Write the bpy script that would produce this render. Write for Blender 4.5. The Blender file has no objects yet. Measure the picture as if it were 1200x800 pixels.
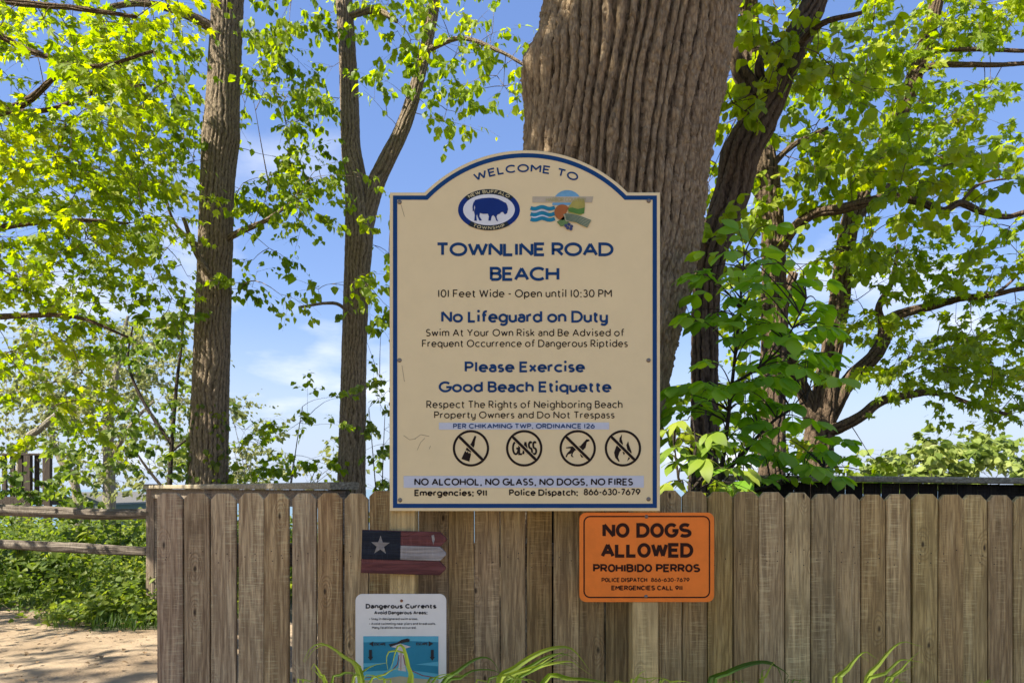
import bpy, math, random
import numpy as np
from mathutils import Vector
R = math.radians
rng = np.random.default_rng(7)
random.seed(7)

# ------------------------------------------------------------------ camera, sky, sun, exposure
F, CX, HY, CAMZ = 862.0, 600.0, 572.0, 1.25          # focal length in photo pixels, centre column, horizon row, eye height
scene = bpy.context.scene
cam = bpy.data.cameras.new('camera')
cam_o = bpy.data.objects.new('camera', cam)
scene.collection.objects.link(cam_o)
cam.sensor_width = 36.0
cam.lens = F / 1200.0 * 36.0
cam.shift_y = (HY - 400.0) / 1200.0
cam.clip_start, cam.clip_end = 0.05, 9000.0
cam_o.location = (0, 0, CAMZ)
cam_o.rotation_euler = (R(90), 0, 0)
scene.camera = cam_o
cam.dof.use_dof = True
cam.dof.focus_distance = 2.55
cam.dof.aperture_fstop = 16.0

SUN_DIR = Vector((-0.60, -0.36, 0.80)).normalized()
SUN_EL = math.asin(SUN_DIR.z)
SUN_AZ = math.atan2(SUN_DIR.x, SUN_DIR.y)
sun = bpy.data.lights.new('sun', 'SUN')
sun.energy = 5.0
sun.angle = R(0.53)
sun.color = (1.0, 0.93, 0.80)
sun_o = bpy.data.objects.new('sun', sun)
scene.collection.objects.link(sun_o)
sun_o.rotation_euler = SUN_DIR.to_track_quat('Z', 'Y').to_euler()
SKY_STRENGTH = 0.066
EXPOSURE = 1.45

world = bpy.data.worlds.new('World')
scene.world = world
world.use_nodes = True
wt = world.node_tree
wt.nodes.clear()
def wn(t, **kw):
    n = wt.nodes.new(t)
    for k, v in kw.items(): setattr(n, k, v)
    return n
w_out = wn('ShaderNodeOutputWorld'); w_bg = wn('ShaderNodeBackground')
sky = wn('ShaderNodeTexSky', sky_type='NISHITA', sun_disc=False)
sky.sun_elevation, sky.sun_rotation = SUN_EL, SUN_AZ
sky.air_density, sky.dust_density, sky.ozone_density = 1.0, 0.1, 2.0
hs_ = wn('ShaderNodeHueSaturation'); hs_.inputs['Saturation'].default_value = 1.5; hs_.inputs['Hue'].default_value = 0.517
tc = wn('ShaderNodeTexCoord'); sep = wn('ShaderNodeSeparateXYZ')
zadd = wn('ShaderNodeMath', operation='ADD'); zadd.inputs[1].default_value = 0.22
zmax = wn('ShaderNodeMath', operation='MAXIMUM'); zmax.inputs[1].default_value = 0.05
dx = wn('ShaderNodeMath', operation='DIVIDE'); dy = wn('ShaderNodeMath', operation='DIVIDE')
comb = wn('ShaderNodeCombineXYZ'); comb.inputs[2].default_value = 2.2
cn = wn('ShaderNodeTexNoise'); cn.inputs['Scale'].default_value = 1.15; cn.inputs['Detail'].default_value = 7; cn.inputs['Roughness'].default_value = 0.52
cr = wn('ShaderNodeValToRGB')
cr.color_ramp.elements[0].position = 0.55; cr.color_ramp.elements[1].position = 0.73
cm = wn('ShaderNodeMix', data_type='RGBA')
cm.inputs['B'].default_value = (6.6, 6.8, 7.2, 1)
L = wt.links.new
L(tc.outputs['Generated'], sep.inputs[0]); L(sep.outputs['Z'], zadd.inputs[0]); L(zadd.outputs[0], zmax.inputs[0])
L(sep.outputs['X'], dx.inputs[0]); L(zmax.outputs[0], dx.inputs[1]); L(sep.outputs['Y'], dy.inputs[0]); L(zmax.outputs[0], dy.inputs[1])
L(dx.outputs[0], comb.inputs[0]); L(dy.outputs[0], comb.inputs[1]); L(comb.outputs[0], cn.inputs['Vector'])
L(cn.outputs['Fac'], cr.inputs[0]); L(cr.outputs['Color'], cm.inputs['Factor']); k0 = wn('ShaderNodeMix', data_type='RGBA', blend_type='MULTIPLY'); k0.inputs['Factor'].default_value = 1; k0.inputs['B'].default_value = (1 / 5.5, 1 / 5.5, 1 / 5.5, 1)
gam = wn('ShaderNodeGamma'); gam.inputs[1].default_value = 0.50          # compresses the sky's tones so the bright horizon doesn't clip
k1 = wn('ShaderNodeMix', data_type='RGBA', blend_type='MULTIPLY'); k1.inputs['Factor'].default_value = 1; k1.inputs['B'].default_value = (5.3, 5.5, 5.9, 1)
k1.clamp_result = False; k0.clamp_result = False
L(sky.outputs[0], k0.inputs['A']); L(k0.outputs['Result'], gam.inputs[0]); L(gam.outputs[0], k1.inputs['A'])
L(k1.outputs['Result'], hs_.inputs['Color']); hz = wn('ShaderNodeMapRange', interpolation_type='SMOOTHSTEP'); hz.inputs['From Min'].default_value = 0.24; hz.inputs['From Max'].default_value = 0.0; hz.inputs['To Max'].default_value = 0.95
hm = wn('ShaderNodeMix', data_type='RGBA'); hm.inputs['B'].default_value = (3.7, 4.35, 5.5, 1)     # pale haze low over the lake
L(sep.outputs['Z'], hz.inputs['Value']); L(hz.outputs[0], hm.inputs['Factor']); L(hs_.outputs[0], hm.inputs['A']); L(hm.outputs['Result'], cm.inputs['A'])
L(cm.outputs['Result'], w_bg.inputs[0]); L(w_bg.outputs[0], w_out.inputs[0])
w_bg.inputs[1].default_value = SKY_STRENGTH

scene.view_settings.view_transform = 'Standard'
scene.view_settings.look = 'None'
scene.view_settings.exposure = EXPOSURE
scene.view_settings.gamma = 1.0
scene.view_settings.use_curve_mapping = False
scene.cycles.max_bounces = 8
scene.cycles.transmission_bounces = 6
scene.cycles.diffuse_bounces = 5

# ------------------------------------------------------------------ helpers: placing, noise, meshes
def W(px, py, Y):
    """A point of the place: the photo's column and row at a distance of Y metres."""
    return np.array([(px - CX) / F * Y, Y, CAMZ - (py - HY) / F * Y])

def _h(ix, iy, iz, seed):
    with np.errstate(over='ignore'):
        h = (ix.astype(np.uint32) * np.uint32(374761393) + iy.astype(np.uint32) * np.uint32(668265263)
             + iz.astype(np.uint32) * np.uint32(2246822519) + np.uint32(seed * 3266489917 % 4294967296))
        h = (h ^ (h >> np.uint32(13))) * np.uint32(1274126177)
        h = (h ^ (h >> np.uint32(15))) * np.uint32(2246822519)
        return ((h ^ (h >> np.uint32(16))).astype(np.float64)) / 4294967296.0

def noise3(P, seed=0):
    P = np.asarray(P, dtype=np.float64)
    i = np.floor(P).astype(np.int64); f = P - i
    f = f * f * (3 - 2 * f)
    x, y, z = i[..., 0], i[..., 1], i[..., 2]
    r = 0
    for a in (0, 1):
        for b in (0, 1):
            for c in (0, 1):
                w = (f[..., 0] if a else 1 - f[..., 0]) * (f[..., 1] if b else 1 - f[..., 1]) * (f[..., 2] if c else 1 - f[..., 2])
                r = r + w * _h(x + a, y + b, z + c, seed)
    return r

def fbm(P, seed=0, octv=4):
    r, a, t = 0, 1.0, 0
    for k in range(octv):
        r = r + a * noise3(P * 2 ** k, seed + k); t += a; a *= 0.5
    return r / t

class Geo:
    """Collects arrays of vertices and faces and links them as ONE mesh object."""
    def __init__(self): self.v, self.f, self.a, self.m, self.n = [], [], [], [], 0
    def add(self, V, faces, attr=0.5, mat=0):
        V = np.asarray(V, float).reshape(-1, 3)
        if isinstance(faces, np.ndarray): faces = [faces]
        for fa in faces:
            fa = np.asarray(fa, dtype=np.int64)
            if fa.ndim == 1: fa = fa[None]
            self.f.append(fa + self.n); self.m.append(np.full(len(fa), mat, dtype=np.int32))
        self.v.append(V); self.n += len(V)
        self.a.append(np.full(len(V), attr) if np.isscalar(attr) else np.asarray(attr, float))
        return self
    def box(self, lo, hi, attr=0.5, mat=0, bev=0.0):
        (a, b, c), (d, e, f) = lo, hi
        if bev <= 0:
            V = [(x, y, z) for z in (c, f) for y in (b, e) for x in (a, d)]
            return self.add(V, np.array([[0, 2, 3, 1], [4, 5, 7, 6], [0, 1, 5, 4], [2, 6, 7, 3], [0, 4, 6, 2], [1, 3, 7, 5]]), attr, mat)
        o = [(a + bev, b), (d - bev, b), (d, b + bev), (d, e - bev), (d - bev, e), (a + bev, e), (a, e - bev), (a, b + bev)]
        cxm, cym = (a + d) / 2, (b + e) / 2
        sx, sy = 1 - bev * 2 / max(d - a, 1e-6), 1 - bev * 2 / max(e - b, 1e-6)
        ins = [(cxm + (x - cxm) * sx, cym + (y - cym) * sy) for x, y in o]
        V = [(x, y, c) for x, y in ins] + [(x, y, c + bev) for x, y in o] + [(x, y, f - bev) for x, y in o] + [(x, y, f) for x, y in ins]
        q = [[k * 8 + i, k * 8 + (i + 1) % 8, k * 8 + 8 + (i + 1) % 8, k * 8 + 8 + i] for k in range(3) for i in range(8)]
        return self.add(V, [np.array(q), np.array([list(range(7, -1, -1))]), np.array([list(range(24, 32))])], attr, mat)
    def build(self, name, mats, parent=None, smooth=False, loc=None):
        me = bpy.data.meshes.new(name)
        V = np.concatenate(self.v); A = np.concatenate(self.a)
        off = np.array(parent['_w']) if parent is not None else (np.array(loc, float) if loc is not None else np.zeros(3))
        Vl = V - off
        me.vertices.add(len(Vl)); me.vertices.foreach_set('co', Vl.astype(np.float32).ravel())
        li = np.concatenate([f.ravel() for f in self.f]).astype(np.int32)
        lens = np.concatenate([np.full(len(f), f.shape[1], dtype=np.int32) for f in self.f])
        st = np.concatenate([[0], np.cumsum(lens)[:-1]]).astype(np.int32)
        me.loops.add(len(li)); me.loops.foreach_set('vertex_index', li)
        me.polygons.add(len(lens)); me.polygons.foreach_set('loop_start', st)
        me.polygons.foreach_set('material_index', np.concatenate(self.m))
        me.polygons.foreach_set('use_smooth', np.full(len(lens), smooth, dtype=bool))
        me.update(calc_edges=True); me.validate()
        if len(me.vertices) == len(A):
            at = me.attributes.new('var', 'FLOAT', 'POINT'); at.data.foreach_set('value', A.astype(np.float32))
        for m in (mats if isinstance(mats, (list, tuple)) else [mats]): me.materials.append(m)
        o = bpy.data.objects.new(name, me)
        scene.collection.objects.link(o)
        o['_w'] = [float(t) for t in off]
        if parent is not None: o.parent = parent
        else: o.location = off
        return o

def tag(o, label=None, cat=None, group=None, kind=None):
    for k, v in (('label', label), ('category', cat), ('group', group), ('kind', kind)):
        if v: o[k] = v
    return o

def thing(name, loc, label, cat, group=None):
    o = bpy.data.objects.new(name, None)
    o.empty_display_size = 0.2
    scene.collection.objects.link(o)
    o.location = [float(t) for t in loc]; o['_w'] = [float(t) for t in loc]
    return tag(o, label, cat, group)

def resample(pts, rad, step):
    pts = np.asarray(pts, float); rad = np.asarray(rad, float)
    P = np.vstack([2 * pts[0] - pts[1], pts, 2 * pts[-1] - pts[-2]])
    out, ro = [], []
    for i in range(len(pts) - 1):
        a, b, c, d = P[i], P[i + 1], P[i + 2], P[i + 3]
        n = max(2, int(np.linalg.norm(c - b) / step))
        for t in np.linspace(0, 1, n, endpoint=(i == len(pts) - 2)):
            out.append(0.5 * (2 * b + (c - a) * t + (2 * a - 5 * b + 4 * c - d) * t * t + (3 * b - a - 3 * c + d) * t ** 3))
            ro.append(rad[i] + (rad[i + 1] - rad[i]) * t)
    return np.array(out), np.array(ro)

def tube(path, rad, nseg, disp=None, cap=True):
    path = np.asarray(path, float); n = len(path)
    T = np.gradient(path, axis=0); T /= np.linalg.norm(T, axis=1)[:, None] + 1e-12
    u = np.cross(T[0], [0, 1, 0] if abs(T[0][1]) < 0.9 else [1, 0, 0]); u /= np.linalg.norm(u)
    U = np.zeros((n, 3))
    for i in range(n):
        u = u - T[i] * u.dot(T[i]); u /= np.linalg.norm(u) + 1e-12; U[i] = u
    Vv = np.cross(T, U)
    th = np.arange(nseg) / nseg * 2 * np.pi
    D = U[:, None] * np.cos(th)[None, :, None] + Vv[:, None] * np.sin(th)[None, :, None]
    s = np.concatenate([[0], np.cumsum(np.linalg.norm(np.diff(path, axis=0), axis=1))])
    r = np.repeat(np.asarray(rad, float)[:, None], nseg, 1)
    at = np.full((n, nseg), 0.5)
    if disp is not None:
        dd, at = disp(th, s, r)
        r = r + dd
    V = (path[:, None] + D * r[..., None]).reshape(-1, 3)
    i = np.arange(n - 1)[:, None] * nseg; j = np.arange(nseg)[None]
    j2 = (j + 1) % nseg
    Q = np.stack([i + j, i + j2, i + nseg + j2, i + nseg + j], -1).reshape(-1, 4)
    fs = [Q]
    if cap: fs += [np.arange(nseg - 1, -1, -1)[None], (np.arange(nseg) + (n - 1) * nseg)[None]]
    return V, fs, at.ravel()

def bark_disp(amp, spacing, seed, crack=9.0, lump=0.04, warp=1.5, fine=0.0):
    """Long furrows that wander and merge, ridges broken across by short cracks."""
    def f(th, s, r):
        rm = r.mean(); n = max(5, int(2 * np.pi * rm / spacing)); q = seed * 1.7
        c, sn, z = np.broadcast_to(np.cos(th)[None], r.shape), np.broadcast_to(np.sin(th)[None], r.shape), np.broadcast_to(s[:, None], r.shape)
        k = n / 2 / np.pi
        P = np.stack([c * k, sn * k, z / spacing], -1)
        w = warp * 2 * (fbm(P * np.array([.22, .22, .075]) + q, seed, 2) - .5) + (1.1 if fine else .65) * warp * (fbm(P * np.array([.8, .8, .13 if fine else .22]) + q, seed + 5, 2) - .5) + (.16 if fine else .45) * (fbm((P + 2.5 * fbm(P * .6, seed + 60, 1)[..., None]) * np.array([2.2, 2.2, .8]), seed + 6, 2) - .5)
        ph = np.broadcast_to((th / 2 / np.pi * n)[None], r.shape) + w
        fr = ph - np.floor(ph); d = np.minimum(fr, 1 - fr) * 2
        idn = np.mod(np.floor(ph), n)
        wd = (.50 if fine else .42) + .45 * noise3(P * np.array([.8, .8, .25]) + 9, seed + 7)
        h1 = np.clip(d / wd, 0, 1); h1 = h1 * h1 * (3 - 2 * h1)
        t = z * crack + _h(idn.astype(np.int64), idn.astype(np.int64) * 0, idn.astype(np.int64) * 0, seed + 8) * 17 + .8 * (noise3(P * 1.5, seed + 11) - .5) + fr * .5
        ft = t - np.floor(t); on = _h(idn.astype(np.int64), np.floor(t).astype(np.int64), idn.astype(np.int64) * 0, seed + 12)
        cr_ = np.clip(np.minimum(ft, 1 - ft) * 14, 0, 1); cr_ = 1 - (1 - cr_) * np.clip((on - .35) * 3, 0, 1)
        lv = .72 + .5 * _h(idn.astype(np.int64), np.floor(t).astype(np.int64), idn.astype(np.int64) * 0 + 3, seed + 13) * .6
        rough = fbm((P + (3.0 * fbm(P * .5, seed + 61, 1)[..., None] if fine else 0)) * np.array([3.5, 3.5, .7 if fine else 1.8]), seed + 15, 4)
        if fine: rough = .45 * rough + .55 * fbm(P * np.array([5.5, 5.5, 1.1]) + warp * w[..., None], seed + 25, 2)
        if fine:
            rough = .5 + (rough - .5) * 1.6
            Pq = P + .8 * (fbm(P * 1.5, seed + 40, 2) - .5)[..., None]
            cre = np.clip(np.abs(noise3(Pq * np.array([3.2, 3.2, .55]), seed + 41) - .5) * 7, 0, 1) * (.5 + .5 * np.clip(np.abs(noise3(Pq * np.array([7, 7, 1.9]), seed + 42) - .5) * 6, 0, 1))
            rough = rough * (.55 + .55 * cre)
        h = h1 * ((.66 + .34 * cr_) if fine else (.62 + .38 * cr_)) * (lv if not fine else .4 + .6 * lv) * (.62 + .76 * rough)
        low = fbm(np.stack([c * 1.2, sn * 1.2, z * .9 / max(rm, .05) * .35], -1) + q, seed + 20, 2) - .5
        return amp * (h - .62) + lump * rm * 2 * low, np.clip(h, 0, 1)
    return f

# ------------------------------------------------------------------ materials
class NT:
    def __init__(self, name):
        self.m = bpy.data.materials.new(name); self.m.use_nodes = True
        self.t = self.m.node_tree; self.t.nodes.clear()
        self.out = self.t.nodes.new('ShaderNodeOutputMaterial')
    def n(self, typ, ins=None, **kw):
        x = self.t.nodes.new('ShaderNode' + typ)
        for k, v in kw.items(): setattr(x, k, v)
        for k, v in (ins or {}).items(): self.set(x.inputs[k], v)
        return x
    def set(self, sock, v):
        if isinstance(v, bpy.types.NodeSocket): self.t.links.new(v, sock)
        elif isinstance(v, bpy.types.Node): self.t.links.new(v.outputs[0], sock)
        else: sock.default_value = v
    def math(self, op, a, b=0.0, c=None, clamp=False):
        x = self.n('Math', {0: a, 1: b}, operation=op); x.use_clamp = clamp
        if c is not None: self.set(x.inputs[2], c)
        return x.outputs[0]
    def mix(self, f, a, b, blend='MIX'):
        x = self.n('Mix', data_type='RGBA', blend_type=blend)
        self.set(x.inputs['Factor'], f); self.set(x.inputs['A'], a); self.set(x.inputs['B'], b)
        return x.outputs['Result']
    def ramp(self, f, stops, interp='LINEAR'):
        x = self.n('ValToRGB', {0: f}); r = x.color_ramp; r.interpolation = interp
        while len(r.elements) < len(stops): r.elements.new(0.5)
        for e, (p, c) in zip(r.elements, stops): e.position = p; e.color = (*c, 1) if len(c) == 3 else c
        return x.outputs[0]
    def step(self, f, a, b):
        return self.n('MapRange', {'Value': f, 'From Min': a, 'From Max': b}, interpolation_type='SMOOTHSTEP').outputs[0]
    def noise(self, vec, scale, detail=3, rough=0.55, dist=0.0):
        return self.n('TexNoise', {'Vector': vec, 'Scale': scale, 'Detail': detail, 'Roughness': rough, 'Distortion': dist}).outputs['Fac']
    def done(self, bsdf):
        self.t.links.new(bsdf.outputs[0] if isinstance(bsdf, bpy.types.Node) else bsdf, self.out.inputs['Surface']); return self.m
    def bump(self, h, strength=0.4, dist=0.01):
        return self.n('Bump', {'Height': h, 'Strength': strength, 'Distance': dist}).outputs[0]

def col(*c): return (*c, 1.0)

def flat_mat(name, c, rough=0.55, spec=0.3, wear=0.10, metal=0.0):
    k = NT(name)
    co = k.n('TexCoord').outputs['Object']
    f = k.noise(co, 14, 5, 0.65)
    g = k.noise(co, 180, 3)
    dark = tuple(x * (1 - wear * 2.2) for x in c)
    cc = k.mix(k.step(f, 0.35, 0.7), col(*c), col(*dark))
    cc = k.mix(k.math('MULTIPLY', g, wear), cc, col(*(min(1, x * 1.35) for x in c)))
    b = k.n('BsdfPrincipled', {'Base Color': cc, 'Roughness': k.math('ADD', rough - 0.08, k.math('MULTIPLY', f, 0.16)),
                               'Specular IOR Level': spec, 'Metallic': metal, 'Normal': k.bump(g, 0.08, 0.002)})
    return k.done(b)

def wood_mat(name, light, mid, dark, axis='Z', green=0.0, scale=1.0, knots=True, spread=0.5, weather=0.5):
    k = NT(name)
    co = k.n('TexCoord').outputs['Object']
    ri = k.n('NewGeometry').outputs['Random Per Island']
    off = k.n('CombineXYZ', {0: k.math('MULTIPLY', ri, 37.0), 1: k.math('MULTIPLY', ri, 91.0), 2: k.math('MULTIPLY', ri, 53.0)})
    v = k.n('VectorMath', {0: co, 1: off.outputs[0]}, operation='ADD').outputs[0]
    st = {'Z': (1, 1, 0.055), 'X': (0.055, 1, 1), 'Y': (1, 0.055, 1)}[axis]
    sk = {'Z': (1, 1, 0.42), 'X': (0.42, 1, 1), 'Y': (1, 0.42, 1)}[axis]
    m = k.n('VectorMath', {0: v, 1: tuple(s * scale for s in st)}, operation='MULTIPLY').outputs[0]
    mk = k.n('VectorMath', {0: v, 1: tuple(s * scale for s in sk)}, operation='MULTIPLY').outputs[0]
    sx_ = k.n('SeparateXYZ', {0: mk}); mk2 = k.n('CombineXYZ', {0: sx_.outputs[0 if axis != 'Y' else 1], 1: sx_.outputs[2]})
    vor = k.n('TexVoronoi', {'Vector': mk2.outputs[0], 'Scale': 7.0, 'Randomness': 1.0}, feature='F1', voronoi_dimensions='2D')
    sepc = k.n('SeparateColor', {0: vor.outputs['Color']})
    has = k.step(sepc.outputs[0], 0.55, 0.57)
    kd = k.math('ADD', vor.outputs['Distance'], k.math('MULTIPLY', k.noise(v, 40, 2), 0.03))
    near = k.math('MULTIPLY', k.math('SUBTRACT', 1.0, k.step(kd, 0.03, 0.24)), has)
    low = k.noise(m, 9.0, 2, 0.45)
    lowk = k.math('ADD', low, k.math('MULTIPLY', near, 0.22))
    g = k.math('SINE', k.math('MULTIPLY', lowk, 95.0))
    grain = k.math('MULTIPLY_ADD', g, 0.5, 0.5)
    fine = k.noise(m, 150.0, 5, 0.7)
    blot = k.noise(v, 3.2, 4, 0.6)
    c = k.mix(k.step(fine, 0.36, 0.64), col(*dark), col(*mid))
    c = k.mix(k.math('MULTIPLY', k.math('POWER', grain, 3.0), 0.6), c, col(*(d * 0.8 for d in dark)))
    c = k.mix(k.math('MULTIPLY', k.step(k.noise(m, 60, 4, 0.7), 0.48, 0.75), weather), c, col(*light))
    c = k.mix(k.math('MULTIPLY', k.step(blot, 0.42, 0.68), 0.45), c, k.mix(0.5, c, col(*(d * 0.55 for d in mid))))
    stk = k.noise(k.n('VectorMath', {0: m, 1: tuple(.35 if q < .1 else 1.0 for q in st)}, operation='MULTIPLY').outputs[0], 34.0, 4, 0.65)
    c = k.mix(k.math('MULTIPLY', k.step(stk, 0.52, 0.72), 0.62), c, col(*(d * 0.75 for d in dark)))
    flip = {'Z': (14.0, 3.0, 190.0), 'X': (190.0, 3.0, 14.0), 'Y': (14.0, 190.0, 3.0)}[axis]
    saw = k.noise(k.n('VectorMath', {0: v, 1: flip}, operation='MULTIPLY').outputs[0], 1.0, 3, 0.6)
    sawm = k.math('MULTIPLY', k.step(k.noise(k.n('VectorMath', {0: v, 1: {'Z': (9, 1, 1.2), 'X': (1.2, 1, 9), 'Y': (9, 1.2, 1)}[axis]}, operation='MULTIPLY').outputs[0], 1.6, 3, .6), .46, .62), k.step(saw, .48, .68))
    c = k.mix(k.math('MULTIPLY', sawm, .30), c, col(*(min(.9, l * 1.25) for l in light)))
    if green:
        gz = k.math('MULTIPLY', k.step(k.noise(v, 5.5, 4, 0.6), 0.42, 0.75), green)
        c = k.mix(gz, c, col(0.15, 0.15, 0.055))
    tone = k.math('MULTIPLY_ADD', ri, spread, 1.0 - spread / 2)
    hsv = k.n('HueSaturation', {'Color': c, 'Value': tone, 'Saturation': k.math('MULTIPLY_ADD', k.math('FRACT', k.math('MULTIPLY', ri, 7.31)), 0.26, 0.80),
                                'Hue': k.math('MULTIPLY_ADD', k.math('FRACT', k.math('MULTIPLY', ri, 13.7)), 0.012, 0.496)})
    c = hsv.outputs[0]
    if knots:
        core = k.math('MULTIPLY', k.math('SUBTRACT', 1.0, k.step(kd, 0.028, 0.066)), has)
        c = k.mix(k.math('MULTIPLY', core, 0.85), c, col(0.022, 0.014, 0.009))
    hgt = k.math('ADD', k.math('ADD', k.math('MULTIPLY', fine, 0.8), k.math('MULTIPLY', grain, 0.3)), k.math('MULTIPLY', saw, 0.45))
    b = k.n('BsdfPrincipled', {'Base Color': c, 'Roughness': 0.82, 'Specular IOR Level': 0.22, 'Normal': k.bump(hgt, 0.8, 0.006)})
    return k.done(b)

def bark_mat(name, ridge, furrow, moss=0.0):
    k = NT(name)
    co = k.n('TexCoord').outputs['Object']
    a = k.n('Attribute', attribute_name='var').outputs['Fac']
    m = k.n('VectorMath', {0: co, 1: (1, 1, 0.28)}, operation='MULTIPLY').outputs[0]
    f = k.noise(m, 55, 7, 0.75); bl = k.noise(co, 2.2, 4, 0.6)
    c = k.mix(k.step(k.math('ADD', a, k.math('MULTIPLY', k.math('SUBTRACT', f, 0.5), 0.7)), 0.10, 0.58), col(*furrow), col(*ridge))  # furrows' own brown, darkened further to stand in for shade
    c = k.mix(k.step(f, 0.38, 0.75), c, k.mix(0.5, c, col(*(x * 1.7 for x in ridge))))
    c = k.mix(k.math('MULTIPLY', k.step(bl, 0.4, 0.7), 0.4), c, k.mix(0.5, c, col(*(x * 0.5 for x in ridge))))
    if moss: c = k.mix(k.math('MULTIPLY', k.step(k.noise(co, 3.5, 5, .65), 0.5, 0.72), moss), c, col(0.07, 0.085, 0.03))
    pl = k.n('TexVoronoi', {'Vector': k.n('VectorMath', {0: co, 1: (1, 1, .35)}, operation='MULTIPLY').outputs[0], 'Scale': 60.0}, feature='F1')
    c = k.mix(k.math('MULTIPLY', k.step(pl.outputs['Distance'], .28, .70), .55), c, k.mix(.75, c, col(*furrow)))
    sc_ = k.n('SeparateColor', {0: pl.outputs['Color']}).outputs[1]
    c = k.mix(k.math('MULTIPLY', k.step(sc_, .3, .9), .45), c, k.mix(.5, c, col(*(x * 1.6 for x in ridge))))
    hb = k.math('ADD', f, k.math('MULTIPLY', pl.outputs['Distance'], -.5))
    b = k.n('BsdfPrincipled', {'Base Color': c, 'Roughness': 0.9, 'Specular IOR Level': 0.15, 'Normal': k.bump(hb, 1.0, 0.032)})
    return k.done(b)

def leaf_mat(name, c0, c1, c2, tr=0.45, boost=1.6, spec=0.35):
    k = NT(name)
    a = k.n('Attribute', attribute_name='var').outputs['Fac']
    co = k.n('TexCoord').outputs['Object']
    a2 = k.math('ADD', a, k.math('MULTIPLY', k.math('SUBTRACT', k.noise(co, 1.3, 2), 0.5), 0.7), clamp=True)
    c = k.ramp(a2, [(0.0, c0), (0.5, c1), (1.0, c2)])
    ct = k.n('HueSaturation', {'Color': c, 'Value': boost, 'Saturation': 1.08, 'Hue': 0.494}).outputs[0]
    p = k.n('BsdfPrincipled', {'Base Color': c, 'Roughness': 0.5, 'Specular IOR Level': spec})
    t = k.n('BsdfTranslucent', {'Color': ct})
    mx = k.n('MixShader', {0: tr, 1: p.outputs[0], 2: t.outputs[0]})
    return k.done(mx)

# ------------------------------------------------------------------ leaves
def leaf_oval(wid=0.42, fold=0.25, droop=0.22):
    ys = [0, .12, .38, .70, 1.0]; ws = [0.0, .62, 1.0, .62, 0.0]
    mid = [(0, 0), (0, .32), (0, .68), (0, 1.0)]
    side = [(.30, .05), (1.0, .36), (.62, .72)]
    V = [(0, y, -droop * y * y) for _, y in mid]
    for sgn in (-1, 1):
        V += [(sgn * wid * x, y, fold * wid * x - droop * y * y) for x, y in side]
    Fq = [[0, 1, 5, 4], [1, 2, 6, 5], [0, 7, 8, 1], [1, 8, 9, 2]]
    Ft = [[2, 3, 6], [2, 9, 3]]
    return np.array(V, float), [np.array(Fq), np.array(Ft)]

def leaf_maple():
    ang = [-150, -112, -80, -52, -28, 0, 28, 52, 80, 112, 150]
    rad = [.30, .42, .30, .62, .34, .72, .34, .62, .30, .42, .30]
    V = [(0, .32, 0.0)]
    for a, r in zip(ang, rad):
        x, y = r * math.sin(R(a)) * 0.95, .32 + r * math.cos(R(a))
        V.append((x, y, 0.10 * abs(x) - 0.22 * (x * x + (y - .3) ** 2)))
    return np.array(V, float), [np.array([[0, i + 2, i + 1] for i in range(10)] + [[0, 1, 11]])]

def leaf_smooth(wid=.34, peak=.45, fold=.18, droop=.35, m=8, tip=.8):
    t = np.linspace(0, 1, m); w = wid * np.sin(np.pi * t ** (math.log(.5) / math.log(peak))) ** tip; w[0] = .012; w[-1] = .004
    cols = np.array([-1, -.55, 0, .55, 1.0]); V = []
    for ti, wi in zip(t, w):
        for c in cols:
            ripple = .03 * math.sin(ti * 22 + c * 2) * abs(c)
            V.append((c * wi, ti - droop * .18 * ti ** 3, fold * abs(c) * wi - .16 * (abs(c) * wi) ** 2 / wid - droop * ti * ti * .8 + ripple * wid))
    Fq = [[r * 5 + c, r * 5 + c + 1, r * 5 + 5 + c + 1, r * 5 + 5 + c] for r in range(m - 1) for c in range(4)]
    return np.array(V, float), [np.array(Fq)]
LEAF = {'heart': leaf_smooth(.43, .36, .16, .28, 6, .7), 'leaflet': leaf_smooth(.30, .52), 'lance': leaf_smooth(.20, .5, droop=.45), 'oval': leaf_oval(), 'broad': leaf_oval(0.46, 0.18, 0.25), 'long': leaf_oval(0.25, 0.3, 0.30), 'maple': leaf_maple(), 'quad': (np.array([(0, 0, 0), (.38, .45, .08), (0, 1, -.15), (-.38, .45, .08)], float), [np.array([[0, 1, 2, 3]])])}

def unit(v): return v / (np.linalg.norm(v, axis=-1, keepdims=True) + 1e-9)

def leaves_into(g, kind, P, D, Nn, S, var):
    """Instances of a leaf shape at P pointing along D with face normal near Nn and length S."""
    T, fs = LEAF[kind]; n = len(P); k = len(T)
    D = unit(D); X = unit(np.cross(D, Nn)); Z = np.cross(X, D)
    V = P[:, None] + S[:, None, None] * (T[None, :, 0:1] * X[:, None] + T[None, :, 1:2] * D[:, None] + T[None, :, 2:3] * Z[:, None])
    base = (np.arange(n) * k)[:, None, None]
    g.add(V.reshape(-1, 3), [(f[None] + base).reshape(-1, f.shape[1]) for f in fs], np.repeat(var, k))

def bez(a, b, c, n):
    t = np.linspace(0, 1, n)[:, None]
    return (1 - t) ** 2 * a + 2 * t * (1 - t) * b + t * t * c

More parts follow.
